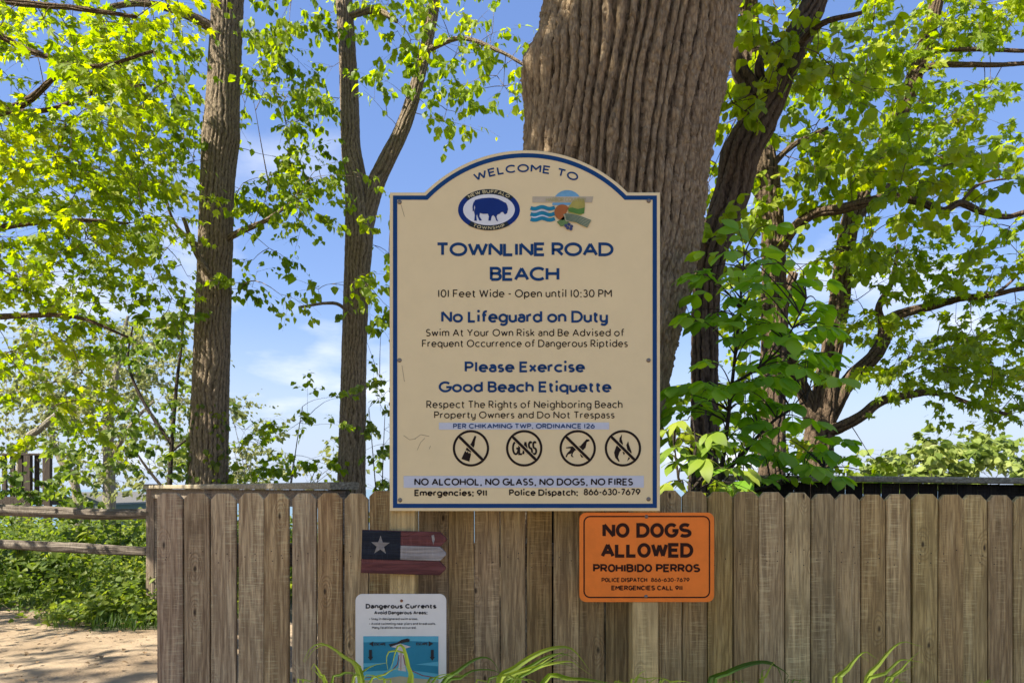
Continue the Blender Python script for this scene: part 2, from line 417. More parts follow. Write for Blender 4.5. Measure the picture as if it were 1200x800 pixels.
def grow(skel, centres, gw, gl, leaf, size, per, L=0.55, flat=0.25, up=0.7, hang=0.35, var=(0.0, 1.0), tw=1.0, side=0.5):
    """Sprays of leaves round the centres, each tied by a twig to the nearest point of the growing skeleton."""
    skel = [np.asarray(skel)]
    allp = skel[0]
    d0 = [np.min(np.linalg.norm(allp - c, axis=1)) for c in centres]
    for ci in np.argsort(d0):
        c = centres[ci]
        i = np.argmin(np.sum((allp - c) ** 2, axis=1)); s = allp[i]
        d = c - s; dist = np.linalg.norm(d)
        out = unit(d * np.array([1, 1, 0.35]) + rng.normal(0, 0.18, 3) * max(dist, 0.3))
        if dist > 0.15:
            midp = (s + c) / 2 + np.array([0, 0, 0.10 * dist]) + rng.normal(0, 0.05, 3) * dist
            p = bez(s, midp, c, max(4, int(dist / 0.15)))
            r0 = min(0.028, (0.0035 + 0.0055 * dist) * tw)
            V, fs, _ = tube(p, np.linspace(r0, 0.0028 * tw, len(p)), 5, cap=False)
            gw.add(V, fs, 0.6)
            allp = np.vstack([allp, p[1:]])
        Ls = L * rng.uniform(0.7, 1.3)
        e = c + out * Ls * 0.9 + np.array([0, 0, -0.12 * Ls])
        p = bez(c - out * 0.0, (c + e) / 2 + np.array([0, 0, 0.06 * Ls]), e, 5)
        V, fs, _ = tube(p, np.linspace(0.0030 * tw, 0.0012, 5), 4, cap=False); gw.add(V, fs, 0.6)
        lat = unit(np.cross(out, [0, 0, 1]) + 1e-6)
        n = max(3, int(per * rng.uniform(0.6, 1.4)))
        nt = max(3, int(per / 5.5)); tj = rng.uniform(-.1, .95, nt); tj[0] = .9; sj = np.where(np.arange(nt) % 2 == 0, 1, -1)
        td = unit(out[None] * rng.uniform(.35, .9, (nt, 1)) + lat[None] * (sj * rng.uniform(.45, 1.1, nt))[:, None] + rng.normal(0, 1, (nt, 3)) * np.array([.2, .2, flat * .55]) + np.array([0, 0, -.12 - .25 * hang]))
        td[0] = unit(out + np.array([0, 0, -.35]))
        tl = Ls * rng.uniform(.35, .95, nt) * side * 1.7
        st_ = c[None] + out[None] * (np.clip(tj, 0, 1) * Ls * .85)[:, None]
        for q in range(nt):
            e_ = st_[q] + td[q] * tl[q]
            V, fs, _ = tube(np.array([st_[q], (st_[q] + e_) / 2 + np.array([0, 0, .04 * tl[q]]), e_]), [.0019 * tw, .0013, .0008], 3, cap=False); gw.add(V, fs, 0.6)
        jx = rng.integers(0, nt, n); u = rng.uniform(.08, 1.05, n)
        base = st_[jx] + td[jx] * (tl[jx] * u)[:, None] + rng.normal(0, 1, (n, 3)) * np.array([.016, .016, .012])
        sg = rng.choice([-1, 1], n); tlat = unit(np.cross(td[jx], [0, 0, 1]) + 1e-6)
        dirs = td[jx] * rng.uniform(.25, .9, (n, 1)) + tlat * (sg * rng.uniform(.2, 1.0, n))[:, None] + np.array([0, 0, -1]) * rng.uniform(0, hang * 2.2, (n, 1)) + rng.normal(0, .2, (n, 3))
        nor = np.array([0, 0, up]) + rng.normal(0, 0.42, (n, 3))
        sz = size * np.clip(rng.normal(1.0, .25, n), .45, 1.5) * (1.1 - .3 * np.clip(u, 0, 1))
        leaves_into(gl, leaf, base, dirs, nor, sz, np.clip(rng.uniform(var[0], var[1]) * 0.6 + rng.uniform(var[0], var[1], n) * 0.4, 0, 1))
    return allp

def blob_points(blobs):
    """Spray centres: each blob is photo column, row, half width, half height, how many, nearest and farthest distance."""
    out = []
    for (cx, cy, rx, ry, n, y0, y1) in blobs:
        k = 0
        while k < n:
            a, q = rng.uniform(0, 2 * np.pi), math.sqrt(rng.random())
            x, y, Y = cx + rx * q * math.cos(a), cy + ry * q * math.sin(a), rng.uniform(y0, y1)
            k += 1
            if n >= 9 and fbm(np.array([[x / 42.0, y / 34.0, Y * .5]]), 77, 2)[0] < 0.46:   # gaps between the clumps
                if rng.random() < .75:
                    k -= rng.random() < .8
                    continue
            if Y < 9.3 and 222 < x < 296 and rng.random() < .8: continue                     # trunks that stand clear of leaves
            if Y < 10.3 and 390 < x < 445 and y > 150 and rng.random() < .75: continue
            out.append(W(x, y, Y))
    return np.array(out)

def limb_pts(spec):
    """photo column, row, width in pixels, distance -> points and radii"""
    P = np.array([W(a, b, y) for a, b, w, y in spec]); r = np.array([w / 2 * y / F for a, b, w, y in spec])
    return P, r

def tree(name, label, cat, limbs, bark, blobs, leaf, lmat, size, per, amp=0.012, freq=.05, group=None, seed=1, segs=128, step=0.03, crown=True, wood_name='trunk', extra=None, **kw):
    P0, _ = limb_pts(limbs[0])
    t = thing(name, (P0[0][0], P0[0][1], P0[0][2]), label, cat, group)
    gw, gl = Geo(), Geo(); sk = []
    for i, sp in enumerate(limbs):
        P, r = limb_pts(sp)
        P, r = resample(P, r, step if r.max() > 0.03 else step * 2)
        big = r.max() > 0.03
        V, fs, a = tube(P, r, segs if big else 10, bark_disp(min(amp, r.mean() * 0.22), min(freq, r.mean() * 1.1), seed * 17 + i, crack=1.0 / freq * .55), True)
        gw.add(V, fs, a)
        sk.append(P if i else P[len(P) // 3:])
    sk = np.vstack(sk)
    if blobs:
        C_ = blob_points(blobs)
        if extra is not None: C_ = np.vstack([C_, extra])
        grow(sk, C_, gw, gl, leaf, size, per, **kw)
    gw.build(wood_name, bark, t, smooth=True)
    if blobs: gl.build('crown', lmat, t)
    return t

# ------------------------------------------------------------------ material set
M_FENCE_L = wood_mat('fence_wood_brown', (0.881, 0.652, 0.326), (0.582, 0.386, 0.174), (0.267, 0.158, 0.066), green=0.05, spread=.44)
M_FENCE_C = wood_mat('fence_wood_dark', (0.718, 0.507, 0.210), (0.474, 0.305, 0.110), (0.212, 0.125, 0.044), green=0.2)
M_FENCE_R = wood_mat('fence_wood_olive', (0.797, 0.603, 0.281), (0.542, 0.376, 0.150), (0.264, 0.172, 0.067), green=0.14, spread=0.36)
M_POST = wood_mat('post_wood', (0.791, 0.545, 0.205), (0.652, 0.431, 0.141), (0.419, 0.262, 0.079), green=0.12, knots=False, weather=0.3)
M_GREY_X = wood_mat('grey_wood_x', (0.40, 0.32, 0.24), (0.25, 0.185, 0.125), (0.11, 0.08, 0.055), axis='X', knots=False)
M_CAP_X = wood_mat('cap_wood_x', (0.580, 0.475, 0.312), (0.420, 0.335, 0.213), (0.200, 0.150, 0.090), axis='X', knots=False)
M_RAIL_X = wood_mat('split_rail_wood', (0.40, 0.33, 0.25), (0.22, 0.17, 0.125), (0.07, 0.05, 0.035), axis='X', knots=True, scale=0.8)
M_TANPOST = wood_mat('tan_post_wood', (0.44, 0.34, 0.25), (0.33, 0.235, 0.16), (0.17, 0.11, 0.07), knots=False)
M_DECKWOOD = wood_mat('brown_deck_wood', (0.150, 0.111, 0.083), (0.090, 0.065, 0.047), (0.045, 0.031, 0.022), knots=False)
M_DARKWOOD = wood_mat('shade_dark_wood', (0.06, 0.05, 0.04), (0.035, 0.028, 0.022), (0.018, 0.014, 0.011), knots=False)
M_BARK_BIG = bark_mat('oak_bark', (0.47, 0.345, 0.21), (0.060, 0.040, 0.024), moss=0.08)
M_BARK = bark_mat('grey_bark', (0.29, 0.225, 0.155), (0.068, 0.05, 0.034), moss=0.14)
M_BARK_R = bark_mat('brown_bark', (0.17, 0.12, 0.077), (0.036, 0.024, 0.016), moss=0.10)
M_BARK_PALE = bark_mat('pale_bark', (0.30, 0.27, 0.20), (0.18, 0.15, 0.11))
M_BARK_THIN = bark_mat('sapling_bark', (0.07, 0.055, 0.042), (0.03, 0.023, 0.018))
M_LEAF_Y = leaf_mat('maple_leaf', (0.11, 0.175, 0.013), (0.195, 0.265, 0.016), (0.33, 0.36, 0.024), tr=0.56, boost=2.2)
M_LEAF_G = leaf_mat('spring_leaf', (0.10, 0.16, 0.013), (0.175, 0.24, 0.017), (0.29, 0.33, 0.025), tr=0.56, boost=2.15)
M_LEAF_R = leaf_mat('linden_leaf', (0.12, 0.185, 0.012), (0.21, 0.285, 0.016), (0.35, 0.385, 0.025), tr=0.55, boost=2.1)
M_LEAF_H = leaf_mat('hickory_leaf', (0.138, 0.276, 0.024), (0.207, 0.376, 0.029), (0.304, 0.451, 0.037), tr=0.5, boost=2.0)
M_LEAF_B = leaf_mat('young_yellow_leaf', (0.13, 0.215, 0.02), (0.20, 0.285, 0.026), (0.31, 0.36, 0.05), tr=0.45, boost=1.7)
M_LEAF_P = leaf_mat('pale_far_leaf', (0.13, 0.16, 0.045), (0.21, 0.23, 0.07), (0.31, 0.31, 0.11), tr=0.45, boost=1.6)
M_LEAF_S = leaf_mat('shrub_leaf', (0.07, 0.12, 0.014), (0.13, 0.185, 0.022), (0.22, 0.25, 0.035), tr=0.5, boost=1.9)
M_LEAF_W = leaf_mat('pale_bush_leaf', (0.11, 0.17, 0.025), (0.20, 0.26, 0.05), (0.38, 0.42, 0.13), tr=0.4, boost=1.5)
M_GRASS = leaf_mat('grass_blade', (0.035, 0.075, 0.012), (0.07, 0.125, 0.018), (0.15, 0.20, 0.03), tr=0.4, boost=1.6)
M_BLADE = leaf_mat('daylily_blade', (0.07, 0.145, 0.012), (0.15, 0.25, 0.02), (0.30, 0.38, 0.045), tr=0.4, boost=1.6, spec=0.5)

# ------------------------------------------------------------------ the setting: terrain, sand path, lake
def terrain_z(x, y):
    z = -0.02 + 0.05 * (fbm(np.stack([x * 0.5, y * 0.5, x * 0], -1), 3, 3) - 0.5)
    drop = np.clip((y - 13.5) / 34.0, 0, 1); drop = drop * drop * (3 - 2 * drop)
    far = np.clip((np.abs(x) - 300) / 600, 0, 1)
    bank = 0.22 * np.clip((y - 7.6) / 2.0, 0, 1) * np.clip((-x - 2.5) / 1.5, 0, 1)
    return z + bank - 14.0 * drop * (1 - 0 * far)

xs = np.concatenate([np.linspace(-2500, -60, 14), np.linspace(-50, -12, 26)[:-1], np.linspace(-12, 12, 130), np.linspace(12, 50, 26)[1:], np.linspace(60, 2500, 14)])
ys = np.concatenate([np.linspace(-2500, -40, 12), np.linspace(-30, -3, 20)[:-1], np.linspace(-3, 16, 110), np.linspace(16, 60, 40)[1:]])
gx, gy = np.meshgrid(xs, ys)
gz = terrain_z(gx, gy)
nr, nc = gx.shape
ii = np.arange(nr - 1)[:, None] * nc + np.arange(nc - 1)[None]
Q = np.stack([ii, ii + 1, ii + nc + 1, ii + nc], -1).reshape(-1, 4)
k = NT('soil_and_leaf_litter')
co = k.n('TexCoord').outputs['Object']
c = k.mix(k.step(k.noise(co, 1.2, 5, .6), .4, .65), col(0.085, 0.062, 0.040), col(0.05, 0.065, 0.025))
c = k.mix(k.math('MULTIPLY', k.noise(co, 35, 4, .7), 0.5), c, col(0.15, 0.115, 0.075))
M_SOIL = k.done(k.n('BsdfPrincipled', {'Base Color': c, 'Roughness': 0.95, 'Normal': k.bump(k.noise(co, 30, 5), 0.6, 0.03)}))
tg = Geo(); tg.add(np.stack([gx, gy, gz], -1).reshape(-1, 3), Q)
o = tg.build('ground', M_SOIL, smooth=True); tag(o, 'brown soil under the trees sloping down to the lake', 'ground', kind='structure')

# sand path: in front of the fence and off to the left, an uneven edge against the grass
px = np.linspace(-11, 9, 300); py = np.linspace(-9, 8.4, 260)  # unseen sand widened to bounce warm sunlight onto the sign
sx, sy = np.meshgrid(px, py)
def path_edge(x): return 8.0 + 0.30 * (fbm(np.stack([x * 1.1, x * 0, x * 0 + 5], -1), 8, 3) - 0.5) * 2 - 1.25 * np.clip((x + 5.3) / 1.5, 0, 1)
sz = terrain_z(sx, sy) + 0.012 + 0.030 * (fbm(np.stack([sx * 2.4, sy * 2.4, sx * 0], -1), 21, 4) - 0.5) + 0.05 * (fbm(np.stack([sx * .7, sy * .9, sx * 0], -1), 31, 2) - 0.5)
sz = np.maximum(sz, terrain_z(sx, sy) + 0.004)
sz -= 0.08 * np.clip((sy - path_edge(sx)) / 0.25, 0, 1) * (sy > 4)
k = NT('trodden_sand')
co = k.n('TexCoord').outputs['Object']
c = k.mix(k.step(k.noise(co, 1.6, 5, .62), .38, .68), col(0.36, 0.272, 0.18), col(0.26, 0.19, 0.122))
c = k.mix(k.math('MULTIPLY', k.step(k.noise(co, 9, 6, .75), .52, .70), 0.55), c, col(0.20, 0.145, 0.095))
c = k.mix(k.math('MULTIPLY', k.step(k.noise(co, 120, 3), .60, .7), 0.5), c, col(0.16, 0.12, 0.085))
hb = k.math('ADD', k.noise(co, 16, 5, .7), k.math('MULTIPLY', k.noise(co, 150, 3), .35))
M_SAND = k.done(k.n('BsdfPrincipled', {'Base Color': c, 'Roughness': 0.95, 'Specular IOR Level': .15, 'Normal': k.bump(hb, 0.7, 0.03)}))
pg = Geo(); n0, n1 = sx.shape
ii = np.arange(n0 - 1)[:, None] * n1 + np.arange(n1 - 1)[None]
pg.add(np.stack([sx, sy, sz], -1).reshape(-1, 3), np.stack([ii, ii + 1, ii + n1 + 1, ii + n1], -1).reshape(-1, 4))
o = pg.build('sand_path', M_SAND, smooth=True); tag(o, 'pale trodden sand path beside the picket fence', 'path', kind='structure')

k = NT('lake_water')
co = k.n('TexCoord').outputs['Object']
hb = k.noise(k.n('VectorMath', {0: co, 1: (0.25, 1, 1)}, operation='MULTIPLY').outputs[0], 0.9, 4)
M_LAKE = k.done(k.n('BsdfPrincipled', {'Base Color': col(0.05, 0.14, 0.19), 'Roughness': 0.18, 'Normal': k.bump(hb, 0.5, 0.2)}))
o = Geo().add([(-8000, 44, -11.5), (8000, 44, -11.5), (8000, 8200, -11.5), (-8000, 8200, -11.5)], np.array([[0, 1, 2, 3]])).build('lake_water', M_LAKE)
tag(o, 'pale blue lake beyond the bluff', 'water', kind='structure')

# ------------------------------------------------------------------ trees
def gy_(Y): return HY + (CAMZ + 0.05) / Y * F            # photo row of the ground at a distance

# the big trunk behind the sign
YB = 4.75
P = np.array([W(672, gy_(YB), YB), W(664, 660, YB), W(672, 560, YB), W(690, 430, YB), W(713, 290, YB), W(722, 180, YB), W(737, 90, YB), W(751, 0, YB), W(775, -130, YB), W(815, -340, YB), W(830, -600, YB)])
r = np.array([150, 118, 106, 102, 104, 106, 110, 112, 118, 112, 90]) / 2 * YB / F * 1.98 / 2 * 2
r = np.array([130, 101, 92, 92, 100, 106, 109, 111, 114, 100, 80]) * YB / F
P, r = resample(P, r, 0.007)
keep = np.where(P[:, 2] < 6.6)[0]
def big_disp(th, s, r):
    d, a = bark_disp(0.046, 0.062, 5, crack=9.0, lump=0.02, warp=.95, fine=1.0)(th, s, r)
    zz = P[:, 2][:, None]; tt = th[None]
    # the burl on the left flank
    zb = W(0, 112, YB)[2]
    burl = np.exp(-((zz - zb) / 0.20) ** 2 - ((np.angle(np.exp(1j * (tt - TH_L)))) / 0.55) ** 2) * 0.085
    return d + burl, a
# angle of the ring that faces left
T0 = P[1] - P[0]; T0 /= np.linalg.norm(T0)
u0 = np.cross(T0, [0, 1, 0]); u0 /= np.linalg.norm(u0); v0 = np.cross(T0, u0)
TH_L = max(np.linspace(-np.pi, np.pi, 721), key=lambda a: -(u0 * np.cos(a) + v0 * np.sin(a))[0] - 0.25 * (u0 * np.cos(a) + v0 * np.sin(a))[1])
base = P[0]
big = thing('oak_tree', base, 'massive furrowed oak trunk leaning right behind the welcome sign', 'tree')
gw, gl = Geo(), Geo()
V, fs, a = tube(P, r, 900, big_disp, True); gw.add(V, fs, a)
top = P[-1]
SHADE_CR_C, SHADE_CR_R = np.array([-4.8, 0.0, 9.4]), np.array([6.2, 3.0, 2.0])  # unseen crown, placed sunward to shade the sign and fence
sk = [P[-120:]]
for kk in range(11):
    e = SHADE_CR_C + SHADE_CR_R * rng.uniform(-0.75, 0.75, 3)
    pp = bez(P[-60 - kk * 4], (top + e) / 2 + np.array([0, 0, 1.2]), e, 16)
    V, fs, a = tube(pp, np.linspace(0.16, 0.03, 16), 10, cap=False); gw.add(V, fs, 0.5); sk.append(pp)
sk = np.vstack(sk)
nC = 190
cc = SHADE_CR_C + SHADE_CR_R * unit(rng.normal(0, 1, (nC, 3))) * (rng.random((nC, 1)) ** 0.4)
for ci in cc:
    s = sk[np.argmin(np.sum((sk - ci) ** 2, axis=1))]
    pp = bez(s, (s + ci) / 2 + np.array([0, 0, .15]), ci, 6)
    V, fs, a = tube(pp, np.linspace(0.03, 0.008, 6), 5, cap=False); gw.add(V, fs, .5)
    n = 130
    Pp = ci + rng.normal(0, 1, (n, 3)) * np.array([.55, .55, .28])
    sd = np.array(SUN_DIR)
    rel = Pp - np.array([0.87, 3.5, 1.36]); dist = np.linalg.norm(np.cross(rel, sd), axis=1)
    hit = Pp - sd[None] * ((Pp[:, 1] - 2.34) / sd[1])[:, None]
    Pp = Pp[(dist > .40) & ~((hit[:, 0] > -.95) & (hit[:, 0] < 1.6) & (hit[:, 2] > .38) & (hit[:, 2] < .97))]; n = len(Pp)  # leaves cut away so sun reaches the young sapling and daylilies
    leaves_into(gl, 'quad', Pp, rng.normal(0, 1, (n, 3)) - np.array([0, 0, .4]), rng.normal(0, .6, (n, 3)) + np.array([0, 0, 1.]), rng.uniform(.12, .22, n), rng.random(n))
gw.build('trunk', M_BARK_BIG, big, smooth=True)
gl.build('crown', M_LEAF_G, big)

# tall straight tree, left
Y1 = 9.2
tree('broadleaf_tree', 'tall straight grey trunk with ivy at its foot left of the welcome sign', 'tree',
     [[(240, gy_(Y1), 52, Y1), (243, 600, 46, Y1), (246, 480, 42, Y1), (251, 330, 38, Y1), (255, 210, 38, Y1), (259, 160, 42, Y1), (262, 100, 36, Y1), (267, 0, 35, Y1), (272, -120, 34, Y1), (280, -300, 28, Y1)],
      [(262, 45, 14, Y1), (240, 28, 12, Y1 - .1), (205, 12, 9, Y1 - .3), (165, 4, 7, Y1 - .4), (120, 10, 5, Y1 - .6)],
      [(255, 330, 10, Y1), (243, 318, 8, Y1 - .2), (228, 292, 6, Y1 - .3), (215, 255, 4, Y1 - .5)],
      [(262, 282, 8, Y1), (285, 270, 7, Y1 - .2), (312, 258, 5, Y1 - .4), (345, 235, 3, Y1 - .5)],
      [(258, 350, 6, Y1), (243, 300, 5, Y1 + .3), (205, 262, 3.5, Y1 + .4), (190, 215, 2.5, Y1 + .4)],
      [(268, -40, 14, Y1), (310, -60, 10, Y1), (350, -60, 6, Y1 - .3)]],
     M_BARK, [(325, 40, 60, 50, 16, 8.4, 9.8), (320, 140, 62, 55, 22, 8.3, 9.8), (345, 215, 50, 34, 15, 8.4, 9.6), (310, 250, 46, 46, 15, 8.4, 9.8), (205, 165, 52, 60, 17, 8.6, 9.8),
              (195, 250, 40, 60, 12, 8.4, 9.8), (205, 345, 44, 38, 11, 8.6, 9.8), (300, 335, 42, 34, 8, 8.4, 9.6), (180, 60, 55, 60, 12, 8.4, 9.8), (270, -80, 160, 60, 18, 8, 10)],
     'oval', M_LEAF_G, 0.086, 36, amp=0.016, freq=.052, seed=2, L=0.5, flat=0.9, hang=0.8, var=(0, 0.85), side=0.5)

# forked tree
Y2 = 10.2
tree('forked_tree', 'grey trunk forking into two stems just left of the welcome sign', 'tree',
     [[(411, gy_(Y2), 38, Y2), (412, 560, 32, Y2), (415, 420, 28, Y2), (418, 330, 29, Y2), (421, 265, 33, Y2), (417, 215, 26, Y2), (411, 170, 22, Y2), (409, 100, 21, Y2), (405, 30, 19, Y2), (400, -60, 18, Y2), (395, -200, 14, Y2)],
      [(424, 275, 22, Y2), (438, 222, 21, Y2), (452, 190, 19, Y2), (472, 150, 17, Y2), (487, 105, 15, Y2), (498, 60, 13, Y2), (508, 10, 13, Y2), (520, -70, 11, Y2), (528, -180, 8, Y2)],
      [(405, 20, 9, Y2), (440, 12, 7, Y2 - .2), (465, 25, 5, Y2 - .4)], [(498, 60, 7, Y2), (540, 45, 5, Y2 - .2), (585, 60, 4, Y2 - .4), (620, 80, 3, Y2 - .5)],
      [(417, 380, 5, Y2), (395, 356, 4, Y2 - .4), (350, 360, 3, Y2 - .7)]],
     M_BARK, [(445, 28, 62, 42, 17, 9.4, 10.8), (500, 40, 45, 45, 9, 9.4, 10.8), (508, 112, 52, 32, 9, 9.5, 10.5), (570, 55, 50, 42, 12, 9.4, 10.6), (608, 95, 24, 40, 7, 9.4, 10.4), (455, 120, 16, 24, 3, 9.4, 10), (400, 335, 44, 16, 6, 9.2, 9.9),
              (425, 352, 26, 26, 5, 9.2, 9.8), (440, 285, 22, 20, 4, 9.6, 10.4), (375, 105, 26, 40, 5, 9.6, 10.6), (460, -70, 150, 60, 20, 9.4, 11)],
     'oval', M_LEAF_Y, 0.105, 24, amp=0.012, freq=.048, seed=3, L=0.5, flat=0.9, hang=0.8, var=(0.1, 1.0), side=0.5)

# overhanging maple on the left: its trunk stands outside the frame
Y3 = 7.6
tree('maple_tree', 'dense yellow green maple branches reaching in from the left edge', 'tree',
     [[(-330, gy_(Y3), 60, Y3), (-325, 400, 48, Y3), (-310, 200, 44, Y3), (-295, 0, 40, Y3), (-280, -250, 30, Y3)],
      [(-312, 230, 24, Y3), (-190, 190, 18, Y3), (-60, 150, 12, Y3), (0, 132, 10, Y3), (30, 120, 8, Y3), (62, 92, 5, Y3 - .2), (90, 60, 3, Y3 - .3)],
      [(0, 132, 7, Y3), (60, 128, 5, Y3), (120, 105, 4, Y3), (170, 100, 2.5, Y3)],
      [(-305, 100, 22, Y3), (-150, 60, 14, Y3 - .3), (-40, 30, 9, Y3 - .4), (40, 62, 6, Y3 - .5), (110, 78, 4, Y3 - .6), (180, 60, 2.5, Y3 - .6)],
      [(-318, 320, 22, Y3), (-150, 300, 14, Y3 + .3), (-20, 272, 8, Y3 + .4), (30, 262, 6, Y3 + .5), (100, 258, 4, Y3 + .5), (150, 262, 2.5, Y3 + .5)],
      [(-322, 400, 18, Y3), (-120, 380, 10, Y3), (20, 370, 6, Y3), (90, 372, 4, Y3), (150, 395, 2.5, Y3)],
      [(-295, 0, 22, Y3), (-130, -30, 14, Y3 - .6), (0, 0, 8, Y3 - .9), (90, 10, 5, Y3 - 1), (160, 20, 3, Y3 - 1)]],
     M_BARK_R, [(50, 25, 120, 60, 34, 6.2, 8.6), (135, 30, 75, 60, 16, 6.6, 8.6), (50, 110, 110, 55, 30, 6.3, 8.6), (150, 115, 60, 55, 16, 6.8, 8.6), (40, 190, 90, 50, 24, 6.6, 8.8), (120, 215, 80, 50, 20, 6.8, 8.6),
                (50, 270, 95, 50, 24, 6.6, 8.8), (145, 290, 60, 45, 12, 7.0, 8.6), (40, 340, 70, 45, 16, 6.6, 8.6), (35, 415, 55, 40, 12, 6.8, 8.4), (70, 460, 75, 34, 12, 7, 8.4), (95, 360, 45, 30, 5, 7, 8.2), (-120, 200, 130, 260, 60, 6, 9), (40, -90, 220, 60, 34, 6, 9)],
     'maple', M_LEAF_Y, 0.088, 42, amp=0.012, freq=.05, seed=4, extra=np.array([-9.2, 4.6, 5.2]) + rng.normal(0, 1, (90, 3)) * np.array([1.5, 1.3, .7]), L=0.55, flat=0.55, hang=0.45, var=(0, 1), side=0.55)  # extra: unseen sprays added to dapple the sand path with shadow

# right: gnarled leaning trunk, then the two trees with the long limbs
YA = 5.9
tree('gnarled_tree', 'dark gnarled trunk twisting up to the right beside the oak', 'tree',
     [[(822, gy_(YA), 40, YA), (825, 560, 33, YA), (826, 450, 29, YA), (826, 380, 29, YA), (831, 315, 32, YA), (843, 268, 36, YA), (858, 225, 40, YA), (868, 180, 44, YA), (885, 150, 42, YA), (901, 118, 36, YA), (920, 75, 32, YA), (940, 35, 30, YA), (958, -10, 26, YA), (985, -120, 22, YA), (1000, -260, 16, YA)],
      [(886, 140, 24, YA), (880, 105, 20, YA), (868, 85, 20, YA), (858, 55, 17, YA), (852, 20, 15, YA), (845, -60, 13, YA), (830, -200, 9, YA)],
      [(905, 110, 14, YA), (890, 85, 11, YA), (898, 60, 9, YA), (930, 45, 6, YA)],
      [(835, 300, 7, YA), (815, 262, 5, YA - .2), (806, 220, 3, YA - .3)],
      [(920, 70, 9, YA), (960, 30, 7, YA - .3), (1010, 15, 4, YA - .5)]],
     M_BARK_R, [(905, 42, 50, 40, 13, 5.2, 6.8), (870, 60, 36, 60, 10, 5.6, 6.8), (890, 110, 40, 34, 5, 5.0, 5.6), (836, 190, 20, 60, 6, 6.0, 6.8), (850, 120, 30, 30, 5, 5.4, 6.4), (960, 70, 50, 50, 13, 5.3, 6.6), (900, -80, 130, 60, 20, 5.2, 7), (835, 300, 26, 40, 5, 5.5, 6.4)],
     'heart', M_LEAF_R, 0.080, 28, amp=0.030, freq=.060, seed=5, L=0.36, flat=0.9, hang=0.7, var=(0.15, 1), step=0.02, segs=150, side=0.55)
YR = 7.3
tree('broadleaf_tree', 'upright dark trunk with one long crooked limb arching to the right edge', 'tree',
     [[(905, gy_(YR), 38, YR), (905, 560, 30, YR), (905, 470, 29, YR), (907, 400, 28, YR), (907, 330, 27, YR), (905, 262, 25, YR), (898, 200, 26, YR), (890, 140, 22, YR), (880, 40, 20, YR), (872, -100, 16, YR), (870, -260, 12, YR)],
      [(908, 300, 16, YR), (930, 268, 12, YR - .2), (955, 250, 11, YR - .3), (985, 245, 12, YR - .4), (1020, 236, 11, YR - .5), (1052, 231, 10, YR - .5), (1082, 238, 9, YR - .5), (1105, 247, 8, YR - .5), (1125, 238, 8, YR - .5), (1150, 248, 7, YR - .5), (1180, 254, 6, YR - .5), (1215, 246, 5, YR - .5), (1290, 240, 3, YR - .5)],
      [(905, 250, 8, YR), (880, 220, 5, YR), (860, 200, 3, YR)], [(898, 200, 8, YR), (930, 170, 6, YR), (970, 150, 4, YR)],
      [(1052, 231, 4, YR - .5), (1080, 205, 3, YR - .6), (1120, 190, 2, YR - .7)], [(1125, 238, 4, YR - .5), (1150, 215, 3, YR - .5), (1195, 208, 2, YR - .5)]],
     M_BARK_R, [(975, 150, 62, 50, 20, 6.4, 8), (1000, 215, 60, 34, 11, 6.4, 7.6), (1075, 205, 60, 34, 12, 6.2, 7.4), (1150, 195, 55, 32, 9, 6.3, 7.3), (1165, 265, 44, 26, 4, 6.4, 7.2), (925, 180, 36, 40, 9, 6.6, 7.8), (1040, 275, 50, 32, 7, 6.4, 7.6),
                (900, 260, 30, 60, 8, 6.7, 7.8), (1270, 250, 60, 60, 12, 6, 8), (880, -60, 100, 60, 12, 6.4, 8)],
     'heart', M_LEAF_R, 0.088, 32, amp=0.018, freq=.052, seed=6, L=0.42, flat=0.9, hang=0.7, var=(0, 1), side=0.55)
YC = 8.2
